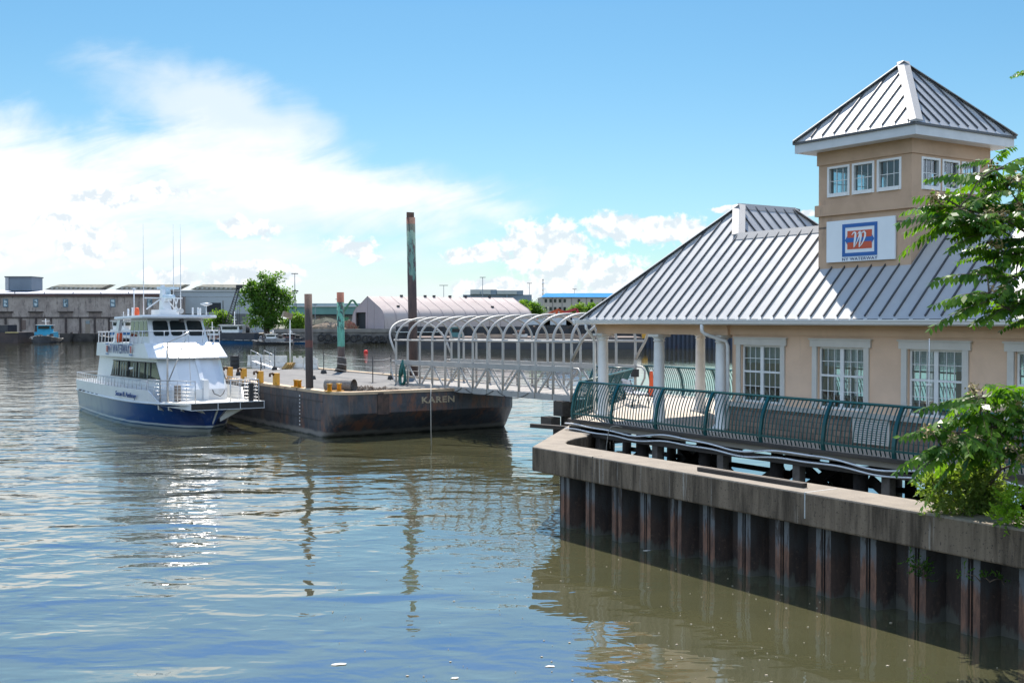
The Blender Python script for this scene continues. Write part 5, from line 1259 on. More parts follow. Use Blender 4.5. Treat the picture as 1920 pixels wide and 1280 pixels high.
def quay():
    t = thing('quay_wall', 'dark stained quay wall under the old warehouse', 'wall', (fx(-170, 284.6), 284.6, 0)); L = fx(548, 284.6) - fx(-170, 284.6)
    MB().box(0, L, -.4, .38, -2, LZ + .12).build('face', pm('quay_dark', (.070, .062, .055), (.025, .024, .022), .35, .95, c3=(.12, .11, .10), s3=.8, lo3=.6, hi3=.7), t)
    for i in range(14):
        x = 10 + i * 6.5 + random.uniform(-2, 2); 
        if x < L: MB().tube([(x, -.75, -.6), (x, -.75, LZ + random.uniform(-.2, .5))], .35, 8).build('fender_pile', M_darkpile, t)
    t = thing('stone_quay', 'grey stone quay wall hung with old tyres in front of the pink tent', 'wall', (fx(548, 285), 261.4, 0)); L = fx(1000, 261.4) - fx(548, 285) + 90
    MB().box(0, L, -.3, .55, -2, RZ + .02).build('face', pm('quay_grey', (.19, .175, .155), (.11, .10, .09), .5, .95, c3=(.05, .046, .04), s3=.5, st3=(1, 1, 2), lo3=.52, hi3=.62), t)
    MB().box(0, L, -.55, -.302, RZ - .75, RZ + .04).build('coping', pm('quay_coping', (.23, .21, .185), (.16, .145, .13), .6, .9), t)
    rb = MB(); rr = random.Random(3)
    for i in range(150):
        x = rr.uniform(0, L); r = rr.uniform(.25, .6); c = Vector((x, -.6 - rr.uniform(0, 1.2), rr.uniform(-.2, .9)))
        rb.loft([[c + Vector((r * .8 * sin(b_) * cos(a) * rr.uniform(.8, 1.2), r * sin(b_) * sin(a), r * .7 * cos(b_))) for a in [2 * pi * j / 6 for j in range(6)]] for b_ in (.3, .9, 1.6, 2.3, 2.9)])
    rbo = rb.build('rubble', pm('rubble', (.055, .05, .045), (.025, .024, .022), 1, .95), t); rbo['kind'] = 'stuff'
    for px in (603, 616, 628, 650, 664, 672, 686, 694, 708, 716, 732, 748):
        x = fx(px, 261) - fx(548, 285); r = rr.uniform(.75, 1.0); z = rr.uniform(1.0, 1.5); m = MB()
        m.loft([[(x + (r - .22 + .2 * cos(b_)) * cos(a), -.95 + .2 * sin(b_), z + (r - .22 + .2 * cos(b_)) * sin(a)) for b_ in [2 * pi * j / 8 for j in range(8)]] for a in [2 * pi * k / 18 for k in range(19)]], caps=False, smooth=True); m.build('tyre', M_black, t)
quay()

def tent():
    al = R(30); C = Vector((fx(720, 263), 263 + 1.2, RZ)); t = thing('storage_tent', 'long pale pink fabric storage tent with a dark doorway in its gable', 'tent', C, al)
    L, W, H = 41.0, 20.5, 7.9
    half = [(0, 0), (.1, 2.0), (.45, 3.2), (1.2, 4.2), (2.5, 4.95), (6.4, 6.35), (10.25, H)]
    prof = half + [(W - a, b_) for a, b_ in reversed(half[:-1])]
    M_t = pm('pink_fabric', (.42, .36, .335), (.385, .33, .305), .12, .95, spec=.1, c3=(.32, .26, .245), s3=.35, st3=(1, 1, .4), lo3=.55, hi3=.75)
    m = MB(); m.loft([[(x, y, z) for y, z in prof] for x in (0, L)], closed=False, caps=False); sk = m.build('fabric_skin', M_t, t)
    for i, pl in enumerate(sk.data.polygons): pl.use_smooth = True
    g = MB(); 
    d0, d1, dh = 11.6, 18.0, 4.0
    # gable end with a doorway
    pr = [p for p in prof]
    g.face([(0, y, z) for y, z in pr if y <= d0] + [(0, d0, 7.36), (0, d0, 0)])
    g.face([(0, d1, 0), (0, d1, 4.9)] + [(0, y, z) for y, z in pr if y > d1])
    g.face([(0, d0, dh), (0, d0, 7.36), (0, 14.1, 6.35), (0, d1, 4.96), (0, d1, dh)])
    MB().face([(L, y, z) for y, z in prof]).build('gable', pm('pink_gable', (.42, .345, .35), (.39, .32, .325), .2, .8), t); g.build('gable', pm('pink_gable', (.50, .42, .43), (.46, .385, .395), .2, .8), t)
    MB().face([(.6, d0, 0), (.6, d1, 0), (.6, d1, dh), (.6, d0, dh)]).build('doorway', pm('dark_doorway', (.012, .016, .022)), t)
    s = MB()
    for k in range(0, 14):
        x = L * k / 13; pts = [(x, y - .03 if y < 10 else y + .03, z + .05) for y, z in prof]; s.tube(pts, .055, 5)
    for y in (6.2, 10.25, 17.4): s.bar((-.03, y, 0), (-.03, y, (4.6 if y > 11 or y < 4 else 6.2) if y != 10.25 else H), .06, .06)
    s.build('seam', pm('pink_seam', (.33, .28, .28)), t)
    for x, y, z in ((9, 10.25, H), (15.5, 10.25, H), (18, 10.25, H), (22.5, 10.25, H), (27, 10.25, H), (34, 10.25, H), (5, 3.3, 5.2), (31, 3.3, 5.2)): MB().box(x - .3, x + .3, y - .3, y + .3, z + .02, z + .45).build('roof_vent', M_black, t)
tent()

def big_grey():
    Y = 520.0; x0 = fx(868, Y); t = thing('grey_plant', 'blue-grey stepped industrial block far behind the pink tent', 'building', (x0, Y, 0)); P = lambda px: fx(px, Y) - x0; f = lambda py: fz(py, Y)
    c1 = pm('bluegrey_cladding', (.17, .225, .27), (.15, .20, .24), .05, .7); c2 = pm('light_cladding', (.38, .41, .39), None, .1, .7)
    MB().box(0, P(997), 0, 60, 1.2, f(552.5)).build('low_wall', c1, t)
    MB().box(P(882), P(931), -1, 40, f(552.4), f(543)).build('left_block', c1, t); MB().box(P(931) + .02, P(981), -.5, 40, f(552.4), f(544.5)).build('right_block', c1, t)
    MB().box(P(882), P(920), -1.3, -1.01, f(551.5), f(543.5)).box(P(932), P(969), -1.3, -1.01, f(551.5), f(546)).build('pale_panel', c2, t)
    MB().box(P(900), P(902), -1.5, -1.31, f(551), f(547)).box(P(949), P(952), -.9, -.6, f(562), f(552)).build('door', c1, t)
big_grey()
def office():
    Y = 345.0; x0 = fx(1018, Y); t = thing('office_block', 'beige two storey block with a bright blue roof behind the gangway', 'building', (x0, Y, 0), R(4)); P = lambda px: fx(px, Y) - x0; f = lambda py: fz(py, Y)
    MB().box(0, P(1190), 0, 18, RZ - .5, f(556.5)).build('wall', pm('beige_cladding', (.40, .37, .32), (.36, .33, .285), .2, .8), t)
    MB().extr([(-.5, -.6, f(557)), (P(1195), -.6, f(557)), (P(1195), 2.4, f(548.5)), (1.0, 2.4, f(549.5))], (0, 1.5, 0)).build('roof', pm('blue_roof', (.05, .22, .44), (.06, .25, .48), .4, .9, spec=.05), t)
    for row, (za, zb_) in enumerate(((567, 560.5), (582.5, 575.5))):
        for px in (1023.5, 1032.5, 1041, 1050, 1059, 1086, 1110, 1132): MB().box(P(px) - .38, P(px) + .38, -.07, -.003, f(za), f(zb_)).build('window', M_dglass, t)
    for px in (1036, 1054, 1072, 1100): MB().box(P(px) - .08, P(px) + .08, -.1, -.002, RZ, f(557.5)).build('downpipe', pm('pipe_grey', (.15, .14, .13)), t)
office()
def bridge():
    Y = 420.0; x0 = fx(535, Y); t = thing('girder_bridge', 'long teal green girder bridge with pale deck rail behind the piles', 'bridge', (x0, Y, 0)); P = lambda px: fx(px, Y) - x0; f = lambda py: fz(py, Y)
    MB().box(0, P(720), 0, 8, f(589), f(575)).build('girder', pm('bridge_teal', (.11, .24, .22), (.09, .20, .185), .1, .7), t)
    MB().box(0, P(720), -.6, -.02, f(575), f(573)).build('deck_edge', pm('bridge_pale', (.52, .54, .54)), t)
    MB().box(0, P(720), 2, 2.4, f(573), f(568.5)).build('parapet', pm('parapet_grey', (.27, .33, .36)), t)
    MB().box(0, P(720), .6, 7, f(592.5), f(589.1)).build('underside', pm('bridge_dark', (.03, .035, .04)), t)
    MB().box(P(581), P(668), 3, 6, RZ, f(592.6)).build('abutment', pm('abutment_pale', (.36, .35, .33), (.28, .27, .26), .2, .9), t)
bridge()
def mast(label, px, top, bot, Y, w=.16, head=1.6, group='tall floodlight masts on the far shore'):
    p = at(px, bot, Y); zt = fz(top, Y); t = thing('light_mast', label, 'lamp mast', (p.x, Y, 0), 0, group)
    MB().tube([(0, 0, 1.0), (0, 0, zt)], [w, w * .6], 6).build('pole', pm('mast_grey', (.20, .22, .24)), t)
    MB().bar((-head, 0, zt), (head, 0, zt), .25, .22).build('lamp_head', pm('mast_head', (.12, .13, .14)), t); return t, zt
t_, z_ = mast('tall floodlight mast beside the big green tree', 553, 513, 600, 300, .16, .9)
MB().box(-.7, .9, -.3, .3, fz(547, 300), fz(544.5, 300)).build('junction_box', M_black, t_); MB().tube([(0, 0, fz(545, 300)), (1.0, .3, 2)], .08, 5).build('stay', M_black, t_)
mast('floodlight mast just left of the grey stepped block', 832, 535, 580, 420); mast('tallest floodlight mast in front of the grey stepped block', 905, 520, 580, 420, .2, 1.1); mast('floodlight mast right of the grey stepped block', 993, 531, 580, 420, .16, 1.0); mast('small floodlight mast above the blue roof', 1077, 542, 580, 420, .13, .8)
mast('street lamp pole in the yard under the teal bridge', 591, 571, 612, 300, .12, .5); mast('short lamp pole left of the green pile', 632, 561, 600, 330, .11, .4)
t_, z_ = mast('white radio tower with dishes left of the blue roofed block', 1018, 524, 590, 360, .28, .25)
for dz in (1.2, 3.0, 4.2): MB().tube([(-.35, -.3, z_ - dz), (.4, -.3, z_ - dz)], .35, 8).build('dish', M_white, t_)
# ---- yard clutter: arm excavators, trucks, heaps
def excavator(label, px, py, Y, s, col, flip=1, arm=((0, 1.2), (1.6, 4.6), (3.6, 4.2), (4.6, 2.0))):
    p = at(px, py, Y); t = thing('excavator', label, 'excavator', (p.x, Y, RZ))
    m = MB(); m.box(-1.6 * s, 1.6 * s, -1.2 * s, 1.2 * s, 0, .8 * s); m.build('track', M_black, t)
    m = MB(); m.box(-1.5 * s, 1.1 * s, -1.1 * s, 1.1 * s, .9 * s, 2.0 * s).box(-.2 * s, .9 * s, -1.1 * s, -.1 * s, 2.003 * s, 2.9 * s); m.build('cab', col, t)
    m = MB()
    for (a, b_), (c, d) in zip(arm, arm[1:]): m.bar((flip * a * s, 0, b_ * s), (flip * c * s, 0, d * s), .45 * s, .5 * s)
    m.build('arm', col, t)
    a = arm[-1]; MB().extr([(flip * a[0] * s, -.5 * s, a[1] * s), (flip * (a[0] - .9) * s, -.5 * s, (a[1] - .9) * s), (flip * (a[0] + .3) * s, -.5 * s, (a[1] - 1.0) * s)], (0, s, 0)).build('bucket', M_black, t)
M_org = pm('machine_orange', (.50, .085, .02), (.38, .06, .02), 1, .6); M_red = pm('machine_red', (.36, .03, .045), (.28, .03, .04), 1, .6); M_grn = pm('machine_green', (.05, .17, .09), (.03, .12, .07), 1, .6)
excavator('green material handler with a bent arm above the teal bridge', 648, 596, 300, 1.0, M_grn, 1, ((-.8, 1.6), (-.4, 4.6), (1.6, 7.4), (2.2, 7.3), (4.0, 4.8)))
excavator('orange excavator in the yard seen through the gangway hoops', 1036, 608, 290, 1.15, M_org, 1, ((0, 1.2), (1.2, 4.2), (4.2, 3.0), (4.8, 1.0))); excavator('bright orange excavator, the right one behind the gangway top', 1066, 606, 285, 1.1, M_org, -1, ((0, 1.2), (2.2, 4.4), (4.6, 3.4), (5.4, 1.2))); excavator('dark red excavator close to the terminal roof corner', 1090, 607, 288, 1.25, M_red, -1, ((0, 1.2), (1.0, 4.0), (3.6, 3.2), (4.0, 1.4)))
excavator('small orange excavator at the end of the pink tent', 1012, 609, 300, .75, M_org, -1)
def heap(name, label, px, py, Y, w, h, mat, seed=0, cat='heap'):
    p = at(px, py, Y); rr = random.Random(seed); t = thing(name, label, cat, (p.x, Y, RZ))
    m = MB()
    m.loft([[(w * r * cos(a) * rr.uniform(.8, 1.15), w * .5 * r * sin(a), z * h * rr.uniform(.85, 1.1)) for a in [2 * pi * j / 16 for j in range(16)]] for r, z in ((1, 0), (.85, .35), (.6, .7), (.3, .95), (.08, 1.0))])
    m.build('mound', mat, t); m = MB()
    for k in range(60):
        a = rr.uniform(0, 6.28); r = rr.uniform(.1, .95); s = rr.uniform(.2, .55); c = Vector((w * r * cos(a), -abs(w * .5 * r * sin(a)), h * (1 - r) + .15))
        d = Vector((rr.uniform(-1, 1), rr.uniform(-.3, .3), rr.uniform(-.5, .5))).normalized() * s; m.bar(c - d, c + d, .22, .18)
    m.build('scrap', pm('scrap_mix' + str(seed % 3), ((.32, .2, .12), (.25, .22, .2), (.36, .16, .1))[seed % 3], (.1, .09, .08), 2.5, .9), t)
heap('scrap_heap', 'orange-brown scrap heap on the stone quay left of the green pile', 615, 613, 268, 4.6, 1.4, pm('earth', (.22, .16, .11), (.14, .11, .08), 1, .95), 1); heap('earth_heap', 'dark earth heap in the yard under the bridge', 606, 612, 300, 7.5, 2.6, pm('earth_dark', (.085, .085, .06), (.05, .055, .04), 1, .95), 2)
heap('scrap_heap', 'reddish scrap heap by the tent gable right of the green pile', 653, 613, 272, 2.4, 1.9, pm('earth_red', (.25, .09, .06), (.16, .07, .05), 1, .95), 3); heap('scrap_heap', 'brown scrap heap in the yard behind the excavators', 1075, 606, 310, 12, 4.0, pm('earth', (.22, .16, .11)), 4)

def deck_cargo_barge():
    Y = 208.0; x0 = fx(770, Y); x1 = fx(1206, Y); t = thing('cargo_barge', 'long black cargo barge across the river behind the gangway', 'barge', (x0, Y, 0), R(0)); L = x1 - x0
    zt = fz(634.5, Y)
    m = MB(); m.loft([[(1.2, y, -1), (1.0, y, .3), (0, y, zt - .6), (0, y, zt), (L, y, zt), (L, y, zt - .6), (L - .8, y, .3), (L - 1, y, -1)] for y in (0, 14)]); m.build('hull', pm('barge_black', (.022, .026, .034), (.035, .036, .04), .4, .55, c3=(.07, .045, .035), s3=.5, lo3=.6, hi3=.7), t)
    MB().box(.3, L - .3, .3, 13.7, zt + .003, zt + .25).build('deck', pm('barge_brown_deck', (.26, .19, .15), (.17, .13, .11), .5, .9), t)
    MB().box(0, L, -.06, -.003, zt - .35, zt - .2).build('strake', M_black, t)
    p = lambda px: fx(px, Y + 3) - x0
    b = thing('deck_winch', 'low grey deck winch on the black cargo barge', 'winch', (x0 + p(975), Y + 3, zt + .25)); MB().box(-1.4, 1.4, -1, 1, 0, .5).build('bed', M_steel, b); MB().tube([(-.9, 0, .85), (.9, 0, .85)], .4, 12).build('drum', M_rust, b)
    b = thing('generator', 'small teal generator cabin on the black cargo barge', 'cabin', (x0 + p(855), Y + 3, zt + .25)); MB().box(-1.1, 1.1, -1, 1, 0, 1.9).build('body', pm('teal_cabin', (.08, .2, .2)), b); MB().box(-1.3, 1.3, -1.2, 1.2, 1.903, 2.0).build('roof', M_steel, b); MB().box(-.7, .7, -1.04, -1.003, .9, 1.6).build('window', M_dglass, b)
    for i, (px, w, h, lb) in enumerate(((900, 1.4, .7, 'stack of pale pallets left on the black cargo barge'), (945, 3.2, .5, 'long stack of pale boards on the black cargo barge'), (1045, 4.0, .6, 'brown timber stack at the right half of the black cargo barge'), (1120, 3.0, .55, 'brown timber stack near the right end of the black cargo barge'))):
        b = thing('timber_stack', lb, 'timber', (x0 + p(px), Y + 2, zt + .25))
        for k in range(3): MB().box(-w, w - .3 * k, -.8, .8, h * k / 3 + .01, h * (k + 1) / 3 - .03).build('board', pm('cargo_board', (.36, .28, .21), (.24, .18, .14), .8, .9), b)
deck_cargo_barge()
def sheet_quay():
    Y = 246.0; x0 = fx(742, Y); x1 = fx(1215, Y); t = thing('black_quay_wall', 'long black quay wall with parked white trailers behind it', 'wall', (x0, Y, 0)); L = x1 - x0
    MB().box(0, L, 0, 1.0, -2, fz(612, Y)).build('face', pm('black_wall', (.024, .028, .034), (.04, .04, .042), .3, .8, c3=(.085, .05, .04), s3=.3, lo3=.6, hi3=.7), t)
    m = MB(); k = 2.0
    while k < L: m.box(k, k + .3, -.25, -.003, -1, fz(612.5, Y)); k += 2.6
    m.build('rib', M_black, t)
    MB().box(0, fx(830, Y) - x0, -.8, -.3, fz(623, Y), fz(621.5, Y)).build('walkway', M_steel, t)
    Y = 214.0; x0 = fx(1203, Y); x1 = fx(2300, Y); t = thing('sheet_pile_quay', 'dark blue sheet pile quay with rust patches seen through the porch', 'wall', (x0, Y, 0)); L = x1 - x0
    m = MB(); k = 0
    while k < L: m.box(k, k + .42, -.3, .5, -1, fz(622, Y)); m.box(k + .42, k + .85, 0, .5, -1, fz(622, Y)); k += .85
    m.build('face', pm('blue_sheet', (.022, .035, .062), (.035, .04, .055), .35, .7, c3=(.06, .035, .04), s3=.22, lo3=.55, hi3=.62), t); MB().box(0, L, -.4, .6, fz(621.9, Y), fz(619, Y)).build('coping', pm('quay_coping2', (.06, .06, .065)), t)
    b = thing('yellow_buoy_lamp', 'small yellow marker lamp on the corner of the blue quay', 'marker', (x0 + .5, Y - .2, fz(634, Y))); MB().box(-.5, .6, -.5, -.1, 0, 1.1).build('body', M_yellow, b); MB().tube([(.0, -.3, 1.1), (0, -.3, 1.5)], .12, 6).build('lamp', M_yellow, b)
    for i, (px, lb) in enumerate(((1005, 'white box trailer parked left of the orange excavators'), (1046, 'white box trailer parked below the orange excavators'), (1088, 'white box trailer parked by the terminal roof corner'))):
        Y = 252.0; p = at(px, 612, Y); b = thing('trailer', lb, 'trailer', (p.x, Y, RZ), 0, 'white trailers parked behind the black quay wall')
        MB().box(-3.2, 3.2, 0, 2.4, 1.0, 2.6 if i else 2.2).build('box', pm('trailer_white', (.55, .57, .58), (.45, .47, .48), .6, .5), b)
        for x in (-2.2, -1.2, 2.0): MB().tube([(x, -.05, .5), (x, .3, .5)], .5, 12).build('wheel', M_black, b)
        MB().box(-3.2, 3.2, .1, 2.3, .75, .99).build('chassis', M_black, b)
sheet_quay()

# ---- far boats
def tug(name, label, px, py, Y, rot, L, B, hullc, housec, upc, group=None, mastz=4.2, stripe=None, sc=1.0, hz=.75):
    p = at(px, py, Y); t = thing(name, label, 'boat', (p.x, Y, 0), rot, group); t.scale = (1, 1, hz)
    sec = lambda x, b_, z: [(x, -b_, z), (x, -b_ * .8, -.3), (x, b_ * .8, -.3), (x, b_, z)]
    m = MB(); m.loft([sec(-L / 2, B * .42, 1.0), sec(-L / 4, B / 2, .9), sec(L / 6, B / 2, 1.1), sec(L * .38, B * .36, 1.5), sec(L / 2, B * .05, 1.9)], closed=True); m.build('hull', hullc, t)
    m = MB()
    for s in (-1, 1): m.tube([(-L / 2, s * B * .43, 1.0), (-L / 4, s * B * .51, .92), (L / 6, s * B * .51, 1.12), (L * .38, s * B * .37, 1.5), (L / 2, s * .1, 1.88)], .16, 6)
    m.build('fender', pm('fender_pale', (.28, .27, .25), (.05, .05, .05), 1.2, .8, lo=.48, hi=.52), t)
    m = MB(); m.box(-L * .30, L * .18, -B * .34, B * .34, 1.0, 3.0 * sc); m.build('deckhouse', housec, t)
    if stripe: MB().box(-L * .305, L * .185, -B * .345, B * .345, 1.7 * sc, 2.5 * sc).build('stripe', stripe, t)
    w = MB(); w.loft([[(-L * .08, -B * .25, 3.003 * sc), (L * .15, -B * .25, 3.003 * sc), (L * .15, B * .25, 3.003 * sc), (-L * .08, B * .25, 3.003 * sc)], [(-L * .08, -B * .23, 4.9 * sc), (L * .17, -B * .25, 4.9 * sc), (L * .17, B * .25, 4.9 * sc), (-L * .08, B * .23, 4.9 * sc)]]); wh = w.build('wheelhouse', upc, t)
    m = MB()
    for s in (-1, 1): m.box(-L * .06, L * .145, s * B * .26 - .02, s * B * .26 + .02, 3.9 * sc, 4.6 * sc)
    m.box(L * .172, L * .18, -B * .2, B * .2, 3.9 * sc, 4.6 * sc); m.box(-L * .09, -L * .082, -B * .18, B * .18, 3.9 * sc, 4.6 * sc); m.build('window', M_dglass, wh)
    MB().box(-L * .11, L * .2, -B * .29, B * .29, 4.903 * sc, 5.05 * sc).build('roof', M_white, t)
    m = MB(); z = 5.05 * sc; m.tube([(0, 0, z), (0, 0, z + mastz)], .09, 6); m.bar((0, -.9, z + mastz * .6), (0, .9, z + mastz * .6), .1, .1); m.bar((-.5, 0, z + mastz * .4), (.6, 0, z + mastz * .4), .3, .1); m.build('mast', M_white, t)
    m = MB(); m.tube([(-L * .18, 0, 3.0 * sc), (-L * .18, 0, 4.6 * sc)], .45, 10); m.build('funnel', M_black, t)
    m = MB()
    for k in range(7): x = -L * .45 + k * .5; m.tube([(x, -B * .42, 1.0), (x, -B * .42, 1.9)], .035, 4); m.tube([(x, B * .42, 1.0), (x, B * .42, 1.9)], .035, 4)
    for s in (-1, 1): m.tube([(-L * .45, s * B * .42, 1.9), (-L * .45 + 3.0, s * B * .42, 1.9)], .035, 4)
    rr = random.Random(int(px)); m = MB(); m2 = MB()
    for k in range(16):
        x = rr.choice((rr.uniform(-L * .46, -L * .30), rr.uniform(L * .2, L * .42))); y = rr.uniform(-B * .36, B * .36); w_ = rr.uniform(.15, .55); h_ = rr.uniform(.3, 1.5)
        (m if k % 3 else m2).box(x - w_, x + w_, y - w_ * .6, y + w_ * .6, 1.0, 1.0 + h_)
    for k in range(5):
        x = rr.uniform(-L * .45, L * .3); m.tube([(x, 0, 1), (x + rr.uniform(-1.5, 1.5), rr.uniform(-1, 1), rr.uniform(3.5, 6.5))], .07, 4)
    m.build('deck_gear', pm('deck_gear', (.10, .085, .08), (.025, .03, .04), 1.1, .8), t); m2.build('deck_crate', pm('deck_crate', (.42, .40, .37), (.28, .10, .07), .9, .8, lo=.52, hi=.56), t)
    m = MB()
    for k in range(7): x = -L * .45 + k * .5; m.tube([(x, -B * .42, 1.0), (x, -B * .42, 1.9)], .035, 4)
    m.build('rail', M_white, t); MB().lathe([(0, 1.0), (.2, 1.0), (.2, 1.7), (.0, 1.72)], (L * .36, 0, .4), 10).build('bitt', M_black, t)
M_cy = pm('tug_cyan', (.035, .33, .50), (.03, .27, .42), .8, .5); M_bl = pm('tug_blue', (.02, .12, .28), (.015, .09, .2), .8, .5); M_blk = pm('tug_black', (.02, .022, .028), (.035, .036, .04), .8, .6)
tug('tugboat', 'small bright blue tugboat moored below the old warehouse', 86, 640, 272, R(-80), 11, 6.4, M_blk, M_cy, M_cy, mastz=1.6, sc=.95, hz=.9)
tug('tugboat', 'white tugboat with a broad blue stripe half hidden by the ferry roof', 232, 638, 276, R(172), 13, 6.5, M_blk, M_white, M_white, stripe=M_bl, mastz=2.2, sc=1.05, hz=1.0)
tug('tugboat', 'dark blue tugboat with white wheelhouse below the lattice crane', 440, 636, 258, R(178), 17, 6, M_bl, M_blk, M_white, mastz=3.6, sc=1.0, hz=.85)
tug('tugboat', 'dark workboat with a rusty house just right of the ferry roof', 398, 634, 266, R(5), 11, 5, M_blk, pm('rust_house', (.20, .10, .08), (.1, .07, .06), .8, .8), M_white, mastz=2.6, sc=.8)
tug('workboat', 'small white workboat with a canopy left of the floodlight pole', 512, 636, 250, R(184), 9, 4, M_blk, pm('grey_house', (.26, .26, .25), (.14, .13, .13), .9, .6), M_white, mastz=1.8, sc=.9, hz=.5)
tug('workboat', 'low dark blue workboat with a small cabin beside the floodlight pole', 545, 634, 256, R(176), 9, 4, M_bl, M_blk, pm('rust_house', (.20, .10, .08)), mastz=1.6, sc=.9, hz=.5)
def far_barge():
    Y = 268.0; x0 = fx(-60, Y); t = thing('dark_barge', 'dark rusty barge end at the left edge below the warehouse', 'barge', (x0, Y, 0)); L = fx(33, Y) - x0; f = lambda py: fz(py, Y)
    MB().prism([(0, 0), (L, 0), (L, 9), (0, 9)], -1, f(623)).build('hull', pm('far_barge_dark', (.045, .035, .033), (.08, .055, .05), .5, .8), t); MB().box(0, fx(11, Y) - x0, 1, 6, f(622.9), f(609)).build('deck_house', M_blk, t)
    MB().box(fx(10, Y) - x0, fx(34, Y) - x0, -.2, .4, f(624), f(622.4)).build('yellow_edge', pm('pale_yellow', (.55, .45, .2)), t)
far_barge()
def lattice_crane():
    Y = 270.0; a = at(428, 606, Y); b = at(447, 538, Y); t = thing('lattice_crane', 'dark lattice crane boom leaning in front of the grey shed', 'crane', (a.x, Y, LZ))
    m = MB(); p = Vector((0, 0, a.z - LZ)); q = Vector((b.x - a.x, 0, b.z - LZ)); d = (q - p).normalized(); n = Vector((d.z, 0, -d.x)) * .55; w = Vector((0, .55, 0)); N = 16
    cs = [n + w, n - w, -n - w, -n + w]
    for c in cs: m.tube([p + c, q + c * .5], .075, 5)
    for i in range(N):
        f0, f1 = i / N, (i + 1) / N
        for k in range(4):
            c0, c1 = cs[k], cs[(k + 1) % 4]; m.tube([p + (q - p) * f0 + c0 * (1 - .5 * f0), p + (q - p) * f1 + c1 * (1 - .5 * f1)], .045, 4)
    m.build('boom', pm('crane_dark', (.045, .055, .065), (.03, .035, .04), 1, .7), t)
    m = MB(); m.box(q.x - .5, q.x + .9, -.4, .4, q.z - .3, q.z + .5); m.build('sheave_head', M_black, t)
    m = MB(); m.tube([q, (q.x - .3, 0, 1)], .04, 4); m.tube([q, (q.x - 3.4, 0, q.z * .25)], .05, 4); m.tube([q + Vector((.3, 0, 0)), (q.x + .2, 0, 2)], .04, 4); m.build('hoist_rope', M_black, t)
    MB().box(-1.9, 1.6, -1.5, 1.5, 0, 2.6).build('cab', M_blk, t); MB().tube([(-1.0, -1, 2.6), (-1.0, -1, 8.2)], .12, 5).build('gantry', M_black, t)
lattice_crane()

# ================================================================== TREES
class Leaves:
    def __init__(s): s.v = []; s.f = []
    def quad(s, c, d, n, l, w):
        d = d.normalized(); b = d.cross(n)
        if b.length < 1e-4: b = d.cross(Vector((.3, .2, .9)))
        b = b.normalized() * w; o = len(s.v)
        s.v += [tuple(c), tuple(c + d * l * .45 + b), tuple(c + d * l), tuple(c + d * l * .45 - b)]; s.f.append((o, o + 1, o + 2, o + 3))
    def build(s, name, mat, parent):
        me = bpy.data.meshes.new(name); me.from_pydata(s.v, [], s.f); me.update(); me.materials.append(mat)
        o = bpy.data.objects.new(name, me); COL.objects.link(o); o.parent = parent; return o
def rvec(rr): 
    while True:
        v = Vector((rr.uniform(-1, 1), rr.uniform(-1, 1), rr.uniform(-1, 1)))
        if .05 < v.length < 1: return v.normalized()
def bushy(name, label, px, base_py, Y, blobs, mat, n, leaf, seed, trunk=True, group=None, cat='tree'):
    """blobs: (px, py, rx_px, ry_px) ellipses in the photo's scale at depth Y; leaves sit in clumps through their volume"""
    rr = random.Random(seed); base = at(px, base_py, Y); t = thing(name, label, cat, base, 0, group); L = Leaves(); k = Y / FPX; cl = []
    tot = sum(b[2] * b[3] for b in blobs)
    for bx, by, rx, ry in blobs:
        c = at(bx, by, Y) - base; m = max(3, int(n / 42 * rx * ry / tot))
        for i in range(m):
            v = rvec(rr) * (rr.random() ** .42); q = c + Vector((v.x * rx * k, v.y * rx * k * .8, v.z * ry * k)); cl.append(q)
            r = rr.uniform(.5, 1.15) * leaf * 3.0
            for j in range(42):
                u = rvec(rr) * r * rr.random() ** .5; d = (rvec(rr) + v * .7 + Vector((0, 0, -.25))); L.quad(q + Vector((u.x, u.y, u.z * .75)), d, rvec(rr) + Vector((0, 0, .8)), leaf * rr.uniform(.7, 1.3), leaf * .3)
    L.build('crown', mat, t)
    if trunk:
        m = MB(); top = sum(cl, Vector()) / len(cl); m.tube([(0, 0, -.5), top * .35, top * .8], [.42 * k * 14, .3 * k * 14, .12 * k * 14], 8)
        for q in rr.sample(cl, min(26, len(cl))): s0 = top * rr.uniform(.25, .7); m.tube([s0, s0.lerp(q, .5) + Vector((0, 0, .2)), q], [.09 * k * 12, .06 * k * 12, .02 * k * 12], 5)
        m.build('trunk', M_bark, t)
    return t
M_lf1 = leaf_mat('leaf_mid_green', (.11, .205, .034), (.055, .125, .022), .48, .5, .3); M_lf2 = leaf_mat('leaf_bright_green', (.15, .24, .035), (.09, .17, .025), .48, .5, .5)
bushy('leafy_tree', 'big round green tree on the far shore behind the boats', 500, 622, 282, [(492, 550, 27, 24), (506, 532, 17, 15), (474, 540, 17, 13), (524, 545, 17, 15), (536, 556, 11, 9), (463, 550, 10, 8), (500, 574, 28, 14), (482, 582, 18, 12), (524, 576, 18, 12), (508, 598, 26, 18), (478, 604, 12, 10), (494, 521, 9, 7), (518, 520, 6, 6), (545, 566, 6, 6), (456, 566, 7, 5)], M_lf1, 8600, .68, 21)
bushy('shrub', 'bright green shrub at the foot of the big tree by the pile', 556, 622, 276, [(556, 606, 15, 20), (563, 598, 10, 12), (545, 612, 12, 12)], M_lf2, 3000, .5, 22, group='shrubs along the far shore', cat='shrub')
bushy('shrub', 'light green shrub right of the ferry roof in front of the grey shed', 408, 606, 284, [(412, 596, 18, 13), (396, 604, 14, 8), (424, 602, 8, 9)], M_lf2, 3000, .5, 23, group='shrubs along the far shore', cat='shrub')
